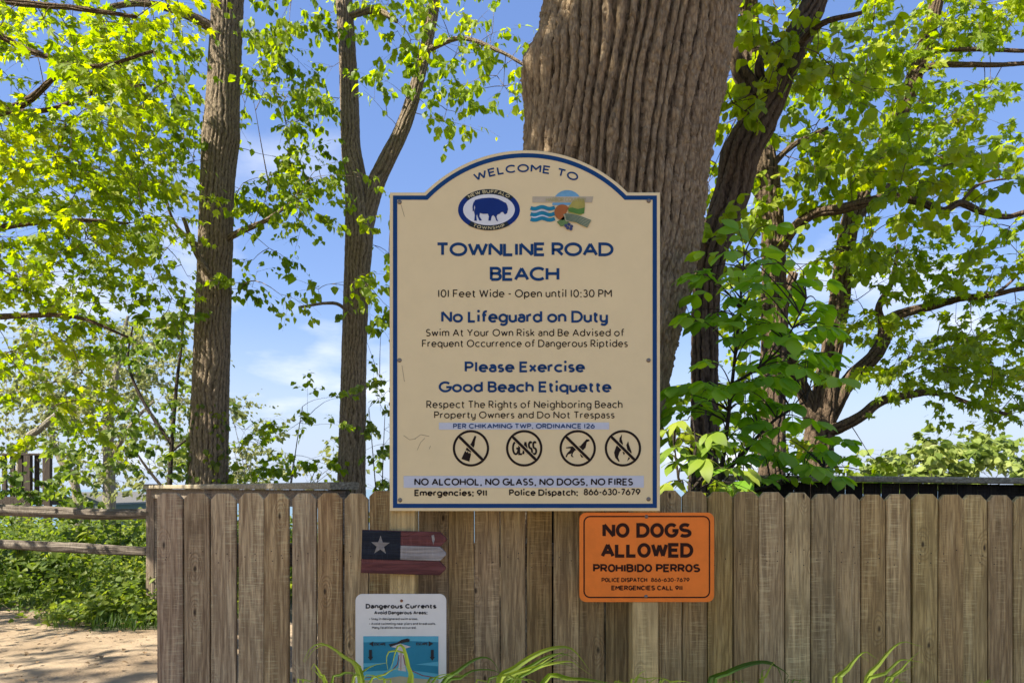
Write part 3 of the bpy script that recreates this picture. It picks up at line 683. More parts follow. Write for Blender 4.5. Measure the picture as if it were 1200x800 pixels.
tree('limbed_tree', 'low forking tree with bare grey limbs spreading right above the fence', 'tree',
     [[(958, gy_(YC), 42, YC), (958, 560, 34, YC), (960, 510, 33, YC), (965, 470, 29, YC), (973, 420, 23, YC), (984, 350, 22, YC), (994, 270, 20, YC), (1012, 220, 19, YC), (1040, 165, 19, YC), (1062, 115, 18, YC), (1082, 60, 16, YC), (1098, 0, 14, YC), (1115, -90, 12, YC), (1125, -220, 8, YC)],
      [(956, 508, 20, YC), (946, 470, 17, YC), (933, 440, 16, YC), (920, 410, 18, YC - .3), (915, 370, 15, YC - .4), (930, 320, 10, YC - .4)],
      [(966, 500, 20, YC), (985, 462, 18, YC), (1000, 440, 17, YC), (1022, 420, 16, YC), (1035, 400, 15, YC), (1040, 378, 14, YC), (1062, 366, 11, YC), (1095, 358, 9, YC), (1125, 350, 7, YC - .3), (1165, 345, 6, YC - .5), (1200, 338, 5, YC - .6), (1270, 335, 4, YC - .6)],
      [(1036, 385, 10, YC), (1030, 360, 8, YC), (1045, 330, 6, YC), (1052, 295, 4, YC)],
      [(968, 505, 16, YC), (985, 500, 14, YC - .2), (1010, 487, 12, YC - .3), (1032, 470, 11, YC - .3), (1062, 463, 9, YC - .3), (1095, 460, 7, YC - .4), (1130, 470, 5, YC - .5), (1180, 485, 3, YC - .6)],
      [(1070, 95, 8, YC), (1090, 78, 7, YC - .2), (1130, 76, 6, YC - .3), (1175, 76, 5, YC - .3), (1230, 72, 4, YC - .3)],
      [(1078, 72, 7, YC), (1095, 60, 6, YC + .2), (1140, 58, 5, YC + .2), (1200, 60, 4, YC + .2)],
      [(994, 270, 9, YC), (1020, 240, 7, YC + .3), (1060, 200, 5, YC + .5), (1095, 180, 3, YC + .5)],
      [(1165, 345, 4, YC - .5), (1185, 330, 3, YC - .5), (1210, 300, 2, YC - .5)]],
     M_BARK_R, [(1010, 60, 60, 60, 19, 7.2, 9), (1065, 30, 60, 45, 12, 7.4, 9), (1060, 125, 60, 44, 15, 7.2, 9), (1140, 35, 55, 34, 10, 7.4, 8.8), (1145, 105, 46, 22, 7, 7.6, 8.6), (1105, 172, 50, 40, 12, 7.5, 9), (1175, 15, 40, 30, 6, 7.4, 8.6),
              (985, 320, 50, 50, 13, 7.4, 8.8), (1045, 315, 50, 40, 11, 7.4, 8.8), (1010, 400, 50, 40, 10, 7.4, 8.8), (1090, 380, 55, 28, 9, 7.2, 8.4), (1060, 435, 50, 30, 9, 7.4, 8.4), (1135, 440, 52, 30, 11, 7, 8.2), (1165, 475, 50, 28, 10, 7, 8), (1110, 410, 40, 24, 6, 7, 8.2),
              (1172, 325, 40, 24, 6, 7.2, 8), (1195, 360, 30, 22, 4, 7.2, 8), (1180, 290, 34, 20, 2, 7.2, 8), (1000, 520, 40, 20, 3, 7.4, 8.2), (1280, 380, 70, 120, 18, 7, 9), (1080, -80, 180, 60, 26, 7, 9)],
     'maple', M_LEAF_R, 0.092, 36, amp=0.016, freq=.052, seed=7, L=0.45, flat=0.8, hang=0.6, var=(0, .95), side=0.55)

# saplings and far pale trees behind the rails
YS = 11.5
tree('sapling', 'slender dark sapling with forked stem left of the tall straight trunk', 'tree',
     [[(197, gy_(YS), 7, YS), (199, 565, 5.5, YS), (202, 510, 4.6, YS), (207, 450, 3.8, YS), (213, 400, 3, YS), (216, 340, 2.5, YS)],
      [(201, 520, 5, YS), (180, 490, 4, YS), (160, 455, 3.4, YS), (150, 420, 2.6, YS), (156, 380, 1.8, YS)], [(200, 530, 3, YS), (222, 512, 2, YS)], [(198, 580, 4, YS), (172, 548, 3, YS), (160, 530, 2, YS)]],
     M_BARK_THIN, [(195, 440, 46, 60, 16, 10.4, 12.4), (160, 400, 36, 30, 8, 10.6, 12.2), (205, 365, 26, 26, 5, 11, 12), (190, 520, 46, 40, 12, 10.2, 12), (130, 500, 46, 46, 12, 10.2, 12.4), (115, 540, 40, 22, 7, 10.2, 12)],
     'oval', M_LEAF_S, 0.105, 24, amp=0.003, freq=.03, seed=8, L=0.55, flat=0.35, hang=0.35, var=(0, .8), side=0.5, tw=.8)
YP = 24.0
tree('pale_tree', 'pale yellowish tree with thick fork far behind the split rail fence', 'tree',
     [[(128, gy_(YP) + 30, 16, YP), (128, 560, 13, YP), (127, 500, 11, YP), (132, 460, 9, YP), (142, 410, 6, YP), (150, 370, 3, YP)], [(128, 545, 8, YP), (140, 520, 6, YP), (160, 490, 4, YP), (180, 470, 3, YP)], [(127, 520, 6, YP), (110, 490, 4, YP), (95, 460, 3, YP)]],
     M_BARK_PALE, [(150, 420, 66, 48, 46, 21, 27), (215, 470, 60, 60, 26, 21, 27), (90, 440, 50, 40, 18, 21, 27), (290, 540, 40, 30, 14, 21, 27), (130, 480, 60, 40, 16, 21, 27)],
     'oval', M_LEAF_P, 0.125, 70, amp=0.01, freq=.1, seed=9, L=1.0, flat=1.3, hang=0.5, var=(0.1, 1), side=0.55)
tree('pale_tree', 'cream barked leaning trunk behind the dark deck railing', 'tree',
     [[(95, gy_(YP) + 30, 12, YP), (88, 568, 9, YP), (72, 540, 8, YP), (62, 515, 6, YP), (58, 480, 4, YP)], [(20, gy_(YP), 12, YP - 3), (28, 525, 9, YP - 3), (50, 500, 8, YP - 3), (75, 478, 5, YP - 3), (92, 462, 3, YP - 3)], [(86, 566, 7, YP), (80, 550, 6, YP), (92, 535, 4, YP)]],
     M_BARK_PALE, [(45, 490, 55, 40, 22, 19, 25), (30, 430, 50, 40, 14, 19, 25), (95, 545, 36, 26, 8, 20, 25)],
     'oval', M_LEAF_P, 0.125, 66, amp=0.01, freq=.1, seed=10, L=1.0, flat=1.3, hang=0.5, var=(0, .9), side=0.55)

def shrub(name, label, cat, base_px, Y, blobs, leaf, mat, size, per, stems=5, var=(0, 1), L=.4, hang=.4, flat=.8, group=None, wood=None, side=.5, tw=.7):
    b = W(base_px, gy_(Y), Y); b[2] = float(terrain_z(np.array([b[0]]), np.array([Y]))[0]) - 0.03
    t = thing(name, b, label, cat, group)
    gw, gl = Geo(), Geo(); C = blob_points(blobs); sk = []
    for i in range(stems):
        e = C[rng.integers(len(C))]
        p = bez(b + rng.normal(0, .04, 3) * np.array([1, 1, 0]), b * .45 + e * .55 + np.array([0, 0, -.1]) + (b - e) * np.array([.25, .25, 0]), e, 12)
        V, fs, a = tube(p, np.linspace(.018 * tw, .006 * tw, 12), 6, cap=False); gw.add(V, fs, .5); sk.append(p[3:])
    grow(np.vstack(sk), C, gw, gl, leaf, size, per, L=L, var=var, hang=hang, flat=flat, side=side, tw=tw)
    gw.build('stem', wood or M_BARK_THIN, t, smooth=True); gl.build('foliage', mat, t)
    return t

shrub('bush', 'green bush with small leaves between the two grey trunks above the railing', 'bush', 330, 9.6, [(325, 525, 45, 40, 13, 9.0, 10.6), (350, 552, 48, 20, 8, 9, 10.4), (300, 555, 28, 22, 6, 9, 10), (370, 480, 24, 50, 7, 9, 10.4)], 'oval', M_LEAF_G, .085, 18, stems=6, var=(.1, 1))
shrub('bush', 'airy sapling leaves between the forked trunk and the welcome sign', 'bush', 445, 10.4, [(440, 410, 16, 60, 9, 9.8, 11), (445, 500, 22, 60, 18, 9.8, 11), (450, 560, 24, 24, 8, 9.8, 11)], 'oval', M_LEAF_S, .10, 20, stems=4, var=(.2, 1))
shrub('bush', 'pale sunlit bush topping the fence cap at the right', 'bush', 1105, 12.6, [(1060, 545, 34, 16, 15, 12, 13.2), (1110, 532, 44, 22, 26, 12, 13.2), (1165, 535, 44, 22, 24, 12, 13.2), (1040, 552, 24, 10, 6, 12, 13.2), (1240, 545, 40, 24, 12, 12, 13), (1110, 575, 100, 24, 18, 12, 13)], 'heart', M_LEAF_W, .15, 22, stems=9, var=(0, 1), L=.45, flat=.9)
shrub('bush', 'dark leafy bush growing up in front of the deck railing', 'bush', 25, 12.5, [(15, 568, 40, 12, 7, 12, 13), (60, 582, 34, 10, 8, 12, 13), (-8, 520, 14, 30, 4, 12, 13), (45, 587, 50, 12, 8, 11.5, 12.6)], 'oval', M_LEAF_S, .11, 24, stems=6, var=(0, .6))
shrub('bush', 'thin distant greenery seen low between the trunks', 'bush', 300, 15.5, [(300, 480, 30, 40, 10, 15, 17), (370, 530, 30, 34, 10, 15, 17), (150, 560, 50, 26, 12, 15, 17), (220, 560, 30, 30, 8, 15, 17)], 'quad', M_LEAF_P, .15, 24, stems=7, L=.7, var=(0, .7))
shrub('bush', 'light green understorey leaves showing behind the right hand trunks', 'bush', 870, 11, [(860, 420, 60, 60, 14, 10.5, 12), (880, 520, 60, 40, 14, 10.5, 12), (950, 400, 40, 60, 10, 10.5, 12), (810, 400, 30, 70, 6, 10.5, 12), (880, 320, 50, 50, 12, 10.5, 12), (1000, 545, 30, 14, 4, 10, 11)], 'oval', M_LEAF_G, .11, 22, stems=7, var=(.1, 1))

# ivy climbing the tall trunk
gi = Geo(); n = 520
hz = rng.random(n) ** 1.6
zz = 0.1 + hz * 2.2; px_c = np.interp(zz, [0, 1.25, 2.6], [240, 244, 247])
rad_ = np.interp(zz, [0, 1.25, 2.6], [26, 22, 20]) * Y1 / F + 0.015
ang = np.where(rng.random(n) < .7, rng.normal(-2.75, .35, n), rng.normal(-.75, .4, n))
Pv = np.stack([(px_c - CX) / F * Y1 + rad_ * np.cos(ang), Y1 + rad_ * np.sin(ang), zz], -1)
outw = np.stack([np.cos(ang), np.sin(ang), zz * 0 + .2], -1)
leaves_into(gi, 'broad', Pv, np.stack([rng.normal(0, .4, n), rng.normal(0, .2, n), -np.ones(n)], -1), outw + rng.normal(0, .35, (n, 3)), rng.uniform(.045, .09, n), rng.random(n))
o = gi.build('ivy', M_LEAF_S, loc=(-3.84, Y1, 0)); tag(o, 'dark ivy climbing the foot of the tall straight trunk', 'ivy')

# hickory sapling with big drooping compound leaves, and the young yellow green one
def compound(gw, gl, c, d, size, n_pairs=2, kind='broad', vr=(0, 1)):
    d = unit(np.array(d, float)); lat = unit(np.cross(d, [0, 0, 1])); upv = np.cross(lat, d)
    if upv[2] < 0: upv = -upv
    e = c + d * size * 1.1 + np.array([0, 0, -.15 * size])
    p = bez(c, (c + e) / 2 + np.array([0, 0, .12 * size]), e, 5)
    V, fs, a = tube(p, np.linspace(.0022, .0011, 5), 4, cap=False); gw.add(V, fs, .5)
    Pp, Dd, Ss = [e], [d + np.array([0, 0, -.45])], [1.0]
    for q in range(n_pairs):
        b = p[4 - q * 2] if q else p[4]
        for sg in (-1, 1):
            Pp.append(b); Dd.append(d * (.45 if q else .75) + lat * sg * (1.0 if q else .8) + np.array([0, 0, -.45])); Ss.append(.9 - .22 * q)
    m = len(Pp); base = rng.uniform(*vr)
    leaves_into(gl, kind, np.array(Pp), np.array(Dd) + rng.normal(0, .16, (m, 3)), upv + rng.normal(0, .25, (m, 3)), np.array(Ss) * size * rng.uniform(.85, 1.15, m), np.clip(base + rng.normal(0, .12, m), 0, 1))

def sapling(name, label, stems, nodes, Y, size, mat, kind, vr, jit=.18, more=1):
    P0, _ = limb_pts([stems[0][0]])
    t = thing(name, P0[0], label, 'sapling')
    gw, gl = Geo(), Geo(); sk = []
    for sp in stems:
        P, r = limb_pts(sp); P, r = resample(P, r, .06)
        V, fs, a = tube(P, r, 8, cap=False); gw.add(V, fs, .5); sk.append(P)
    sk = np.vstack(sk)
    for (nx, ny) in [q for nd in nodes for q in [nd] + [(nd[0] + rng.normal(0, 16), nd[1] + rng.normal(0, 14)) for _ in range(more)]]:
        c = W(nx, ny, Y + rng.normal(0, jit))
        dd = sk - c; cost = np.linalg.norm(dd, axis=1) + 0.6 * np.abs(dd[:, 2] + .12)
        s = sk[np.argmin(cost)]
        p = bez(s, (s + c) / 2 + np.array([0, 0, .04]), c, 6)
        V, fs, a = tube(p, np.linspace(.0045, .0022, 6), 5, cap=False); gw.add(V, fs, .5)
        out = c - s; out[2] *= .3
        compound(gw, gl, c, unit(out) + rng.normal(0, .35, 3) * np.array([1, 1, .3]), size * rng.uniform(.85, 1.15), 2, kind, vr)
    gw.build('stem', M_BARK_THIN, t, smooth=True); gl.build('foliage', mat, t, smooth=True)
YH = 4.15
sapling('hickory_sapling', 'leafy sapling with big drooping mid green leaves right of the oak',
        [[(838, gy_(YH), 8, YH), (842, 590, 6, YH), (850, 520, 5, YH), (860, 430, 4, YH), (868, 350, 3, YH), (872, 300, 2, YH)],
         [(846, 560, 5, YH), (880, 520, 4, YH), (910, 490, 3.4, YH - .1), (945, 470, 2.4, YH - .1)], [(858, 450, 4, YH), (890, 430, 3, YH), (920, 400, 2.2, YH - .2), (945, 350, 1.5, YH - .2)], [(842, 585, 5, YH), (890, 572, 4, YH), (940, 560, 3, YH), (965, 548, 2, YH)]],
        [(838, 312), (858, 342), (872, 296), (898, 300), (890, 338), (905, 366), (938, 330), (956, 352), (846, 374), (826, 362), (868, 392), (915, 398), (935, 410), (892, 420), (930, 440), (955, 438), (818, 452), (846, 452), (870, 448), (890, 470), (912, 478),
         (862, 500), (888, 508), (900, 545), (925, 540), (950, 532), (972, 528), (880, 545), (850, 545), (960, 556), (910, 560), (868, 568), (912, 330), (880, 365), (945, 385), (905, 445), (840, 482), (925, 515), (805, 462), (865, 322), (882, 382), (902, 408), (862, 430), (876, 470), (898, 492), (848, 520), (872, 525), (915, 560), (940, 545), (828, 470), (925, 425), (945, 365), (838, 335), (985, 536), (858, 555), (890, 575), (930, 572)], YH, 0.122, M_LEAF_H, 'leaflet', (0, 1), .22, 2)
YY = 3.5
sapling('young_sapling', 'small sapling with bright yellow green leaves at the sign edge',
        [[(806, gy_(YY), 8, YY), (808, 600, 6, YY), (810, 560, 4, YY), (816, 520, 2.5, YY), (812, 492, 1.5, YY)], [(809, 575, 4, YY), (830, 550, 3, YY), (838, 530, 1.6, YY)], [(809, 585, 4, YY), (795, 560, 3, YY), (790, 520, 1.6, YY)]],
        [(806, 492), (822, 512), (800, 516), (832, 528), (790, 505), (815, 540), (838, 548), (798, 548), (822, 560), (790, 535), (808, 570), (835, 566)], YY, 0.118, M_LEAF_B, 'lance', (.1, 1), .1, 1)

# ------------------------------------------------------------------ wooden structures
def beam(g, p0, p1, wid, hei, up=(0, 0, 1), attr=.5, bev=.004):
    """A board from p0 to p1, wid across and hei along up, with softened long edges."""
    p0, p1 = np.array(p0, float), np.array(p1, float); d = unit(p1 - p0)
    s = unit(np.cross(d, np.array(up, float))); u = np.cross(s, d)
    a, b = wid / 2, hei / 2
    prof = [(-a + bev, -b), (a - bev, -b), (a, -b + bev), (a, b - bev), (a - bev, b), (-a + bev, b), (-a, b - bev), (-a, -b + bev)]
    V = [p + s * x + u * y for p in (p0, p1) for x, y in prof]
    q = [[i, (i + 1) % 8, 8 + (i + 1) % 8, 8 + i] for i in range(8)]
    g.add(np.array(V), [np.array(q), np.array([list(range(7, -1, -1))]), np.array([list(range(8, 16))])], attr)

def prism(g, pts, Yf, Yb, bev=0.0, mat=0, attr=.5):
    """A flat shape given by its outline in photo pixels at distance Yf, as a plate from Yf to Yb."""
    P = np.array([W(x, y, Yf) for x, y in pts]); n = len(P)
    if np.sum(P[:, 0] * np.roll(P[:, 2], -1) - np.roll(P[:, 0], -1) * P[:, 2]) < 0: P = P[::-1]
    if bev > 0:
        e = unit(np.roll(P, -1, 0) - P); nrm = np.stack([-e[:, 2], e[:, 1] * 0, e[:, 0]], -1)
        off = nrm + np.roll(nrm, 1, 0); off /= np.maximum(np.sum(off * nrm, axis=1, keepdims=True), .35)
        Fi = P + off * bev; Fo = P.copy(); Fo[:, 1] += bev
    else: Fi = P; Fo = None
    B = P.copy(); B[:, 1] = Yb
    rings = [Fi] + ([Fo] if Fo is not None else []) + [B]
    k = len(rings)
    q = [[r * n + (i + 1) % n, r * n + i, (r + 1) * n + i, (r + 1) * n + (i + 1) % n] for r in range(k - 1) for i in range(n)]
    g.add(np.vstack(rings), [np.array(q), np.array([list(range(n))]), np.array([list(range((k - 1) * n, k * n))[::-1]])], attr, mat)

# the picket fence
YF = 2.66
fence = thing('picket_fence', (0.3, YF, 0), 'weathered dog eared picket fence running behind the welcome sign', 'fence')
def pickets(edges, tops, Y, mat, name='picket_panel'):
    g = Geo()
    nails = rng.random(len(edges)) < .7
    for (a, b), top in zip(edges, tops):
        yy = Y + rng.normal(0, .0022); j = rng.normal(0, .5)
        c = 7.2 + rng.normal(0, .5); top = top + rng.normal(0, .7); tl = rng.normal(0, .7)
        bot = HY + (CAMZ - 0.03) / yy * F
        prism(g, [(a + tl, top + c), (a + tl + c * .95, top), (b + tl - c * .95, top + j * .4), (b + tl, top + c), (b, bot), (a, bot)], yy, yy + .018, bev=.0018)
        for zz in (1.02, .985):
            for fr in (.27, .73):
                if rng.random() < .75:
                    x = ((a + (b - a) * fr) - CX) / F * yy + rng.normal(0, .004); z = zz + rng.normal(0, .010)
                    V = np.array([(x + .0021 * math.cos(q), yy - .0012, z + .0021 * math.sin(q)) for q in np.arange(7) / 7 * 2 * np.pi])
                    g.add(np.vstack([V, V + [0, .006, 0]]), [np.arange(7)[None], np.array([[i, (i + 1) % 7, 7 + (i + 1) % 7, 7 + i] for i in range(7)])], .5, 1)
    return g.build(name, [mat, M_NAIL], fence)
M_NAIL = M_NAIL_ = flat_mat('rusty_nail', (0.05, 0.034, 0.026), .7)
EL = [(185, 215), (216.5, 246), (247.5, 276.5), (279, 308.5), (309.5, 338.5), (342, 370), (372.5, 401), (403.8, 431.5), (433, 461)]
EC = [(490, 524.9), (526, 555.6), (556.2, 585.5), (587, 616), (617.4, 646.5), (648, 677.5), (679, 708.5), (710, 738.5), (740, 771)]
ER = [(773, 799), (800, 828.5), (829.5, 858), (859.5, 888.5), (890, 919.5), (920.6, 949.5), (950.6, 979), (980, 1008.8), (1010, 1038.5), (1039.7, 1068), (1069.2, 1098), (1099, 1128), (1129, 1157.5), (1158.5, 1187), (1188.2, 1217), (1218, 1247), (1248, 1277), (1278, 1307), (1308, 1337)] + [(1338 + 30 * q, 1367 + 30 * q) for q in range(14)]
pickets(EL, [577] * 9, YF, M_FENCE_L)
pickets(EC, [577] * 9, YF + .022, M_FENCE_C)
pickets(ER, [575.5 + (a[0] - 800) * .014 for a in ER], YF, M_FENCE_R)
for zz in (1.005, 0.27):
    g = Geo(); beam(g, (W(187, 0, 2.72)[0], YF + .066, zz), (W(1750, 0, 2.72)[0], YF + .066, zz), .036, .085); g.build('rail', M_GREY_X, fence)
for px_ in (236, 655, 1075, 1325, 1740):
    g = Geo(); x = W(px_, 0, YF)[0]; g.box((x - .044, YF + .087, 0), (x + .044, YF + .175, 1.17), bev=.004); g.build('post', M_DARKWOOD, fence)
# railing behind the fence at the left, with its capped tan corner post
rl = thing('wooden_railing', W(178, gy_(7.3), 7.3), 'flat capped railing on a tan corner post, behind the brown pickets', 'railing')
A, B = W(178, 572, 7.3), W(404, 572, 3.36)
zt = 1.279
dv = unit(B - A)
g = Geo(); beam(g, (*(A - dv * .07)[:2], zt - .017), (*B[:2], zt - .017), .14, .034, bev=.006); g.build('cap_board', M_CAP_X, rl)
g = Geo(); beam(g, (*(A + dv * .05)[:2], zt - .034 - .047), (*(B - dv * .05)[:2], zt - .034 - .047), .036, .09); g.build('fascia_board', M_GREY_X, rl)
g = Geo(); beam(g, (*(A + dv * .5)[:2], .35), (*(B - dv * .05)[:2], .35), .036, .09); g.build('lower_rail', M_GREY_X, rl)
for tt, mt, hw in ((0, M_TANPOST, .040), (.5, M_GREY_X, .044), (.985, M_GREY_X, .044)):
    c = A + (B - A) * tt; g = Geo(); g.box((c[0] - hw, c[1] - hw, -.06), (c[0] + hw, c[1] + hw, zt - .0345), bev=.004)
    g.build('post', mt, rl)
g = Geo(); g.box((A[0] - .055, A[1] - .075, zt + .0005), (A[0] + .055, A[1] + .05, zt + .014), bev=.005); g.build('post_cap', M_TANPOST, rl)
g = Geo(); g.box((A[0] + .0415, A[1] - .035, -.05), (A[0] + .064, A[1] + .045, zt - .036), bev=.003); g.build('post_trim', M_GREY_X, rl)

# railing behind the fence at the right: slats coloured dark for the shaded void under a broad grey cap
rr = thing('slatted_railing', W(850, gy_(4.4), 4.4), 'dark slatted railing with a broad grey cap, behind the olive pickets', 'railing')
A, B = W(838, 556.2, 4.4), W(1790, 565, 2.98)
dv = unit(B - A)
g = Geo(); beam(g, A - [0, 0, .016], B - [0, 0, .016], .17, .032, bev=.005); g.build('cap_board', M_CAP_X, rr)
g = Geo(); L0 = np.linalg.norm(B - A); nn = int(L0 / .0895)
for i in range(nn):
    c = A + (B - A) * ((i + .5) / nn)
    V0 = (c[0], c[1] + .02, -.03); V1 = (c[0], c[1] + .02, c[2] - .035)
    beam(g, V0, V1, .088, .018, up=(dv[1], -dv[0], 0), bev=.002)
g.build('slat_panel', M_DARKWOOD, rr)
g = Geo(); c = A + dv * .05; g.box((c[0] - .03, c[1] - .12, -.03), (c[0] + .035, c[1] - .07, c[2] - .034), bev=.004); g.build('post', M_TANPOST, rr)
g = Geo(); c = B - dv * .1; g.box((c[0] - .045, c[1] + .035, -.03), (c[0] + .045, c[1] + .12, c[2] - .04), bev=.004); g.build('post', M_DARKWOOD, rr)

# split rail fence
sr = thing('split_rail_fence', W(-70, gy_(7.3), 7.3), 'rough grey split rail fence with two rails above the green bank', 'fence')
def rail(spec, seed):
    P, r = limb_pts(spec); P, r = resample(P, r, .03)
    def d(th, s, rr_):
        Pn = np.stack([np.broadcast_to(np.cos(th)[None] * 1.6, rr_.shape), np.broadcast_to(np.sin(th)[None] * 1.6, rr_.shape), np.broadcast_to(s[:, None] * .9, rr_.shape)], -1)
        P2 = Pn * np.array([5, 5, 2.0])
        return rr_ * (0.55 * (fbm(Pn, seed, 3) - .5) + .30 * (fbm(P2, seed + 7, 3) - .5)), .5 + 0 * rr_
    V, fs, a = tube(P, r, 26, d); g = Geo(); g.add(V, fs, a); return g
rail([(-80, 590, 13, 7.3), (0, 597, 13, 7.3), (70, 600, 12, 7.3), (120, 602, 12, 7.3), (176, 601, 11, 7.3)], 3).build('rail', M_RAIL_X, sr)
rail([(-80, 634, 12, 7.3), (0, 637, 11, 7.3), (80, 641, 12, 7.3), (130, 644, 11, 7.3), (176, 646, 10, 7.3)], 5).build('rail', M_RAIL_X, sr)
g = Geo(); c = W(-80, 0, 7.3); g.box((c[0] - .07, 7.3 - .06, -.1), (c[0] + .07, 7.3 + .06, 1.2), bev=.012); g.build('post', M_RAIL_X, sr)

# dark deck with balusters at the far left
dk = thing('wooden_deck', W(-40, gy_(15), 15), 'raised dark deck with baluster railing half hidden by leaves', 'deck')
YD = 15.0
z_top, z_fl = W(0, 531, YD)[2], W(0, 582, YD)[2]
x0, x1 = W(-190, 0, YD)[0], W(59, 0, YD)[0]
g = Geo(); beam(g, (x0, YD + .28, z_fl - .08), (x1, YD + .28, z_fl - .08), .66, .16); g.build('platform', M_DECKWOOD, dk)
g = Geo(); beam(g, (x0, YD, z_top - .02), (x1 + .03, YD, z_top - .02), .12, .04); g.build('handrail', M_DECKWOOD, dk)
g = Geo()
for x in np.arange(x0 + .1, x1 - .04, .165): beam(g, (x, YD, z_fl + .002), (x, YD, z_top - .041), .085, .045, up=(0, 1, 0))
g.build('balusters', M_DECKWOOD, dk)
for x in (x0 + .1, W(36, 0, YD)[0], x1):
    g = Geo(); beam(g, (x, YD - .075, -2.5), (x, YD - .075, z_top - .045), .13, .09, up=(0, 1, 0)); g.build('post', M_DECKWOOD, dk)

# house below the bluff
YHs = 60.0
hs = thing('beach_house', W(97, 800, YHs), 'grey green gabled house roof peeking over the split rail', 'house')
M_SIDING = flat_mat('grey_green_siding', (0.13, 0.15, 0.115), .8); M_ROOF = flat_mat('grey_shingle', (0.20, 0.19, 0.165), .85, wear=.2)
def gable(cxp, ypk, halfpx, yev, Y, depth, ov=.35):
    pk, lf, rt = W(cxp, ypk, Y), W(cxp - halfpx, yev, Y), W(cxp + halfpx, yev, Y)
    zb = -15.0
    g = Geo(); V = [(lf[0], Y, zb), (rt[0], Y, zb), (rt[0], Y, rt[2]), (pk[0], Y, pk[2]), (lf[0], Y, lf[2])]
    V = np.array(V + [(x, Y + depth, z) for x, y, z in V])
    g.add(V, [np.array([[0, 1, 2, 3, 4]]), np.array([[9, 8, 7, 6, 5]]), np.array([[1, 0, 5, 6], [2, 1, 6, 7], [0, 4, 9, 5]])]); g.build('wall', M_SIDING, hs)
    for e in (lf, rt):
        d = e - pk; q = Geo(); o = d / np.linalg.norm(d) * ov; n = np.array([0, 0, .16])
        a, b = pk + n * .2, e + o + n * .2
        V = np.array([(*(p[:1]), Y - ov, p[2] + dz) for p in (a, b) for dz in (0, .16)]); V = np.vstack([V, V + [0, depth + 2 * ov, 0]])
        q.add(V, np.array([[0, 2, 3, 1], [4, 5, 7, 6], [1, 3, 7, 5], [0, 4, 6, 2], [2, 6, 7, 3], [0, 1, 5, 4]])); q.build('roof', M_ROOF, hs)
gable(97, 579, 27, 590, YHs, 9)
w = W(97, 590, YHs); g = Geo(); g.add([(w[0] - .95, YHs - .02, w[2] - .5), (w[0] + .95, YHs - .02, w[2] - .5), (w[0] + .95, YHs - .02, w[2] - .05), (w[0], YHs - .02, w[2] + .28), (w[0] - .95, YHs - .02, w[2] - .05)], np.array([[0, 1, 2, 3, 4]]))
g.build('gable_shadow', flat_mat('gable_shadow_dark', (0.03, 0.035, 0.035), .25), hs)  # dark patch painted in for the shadow under the gable

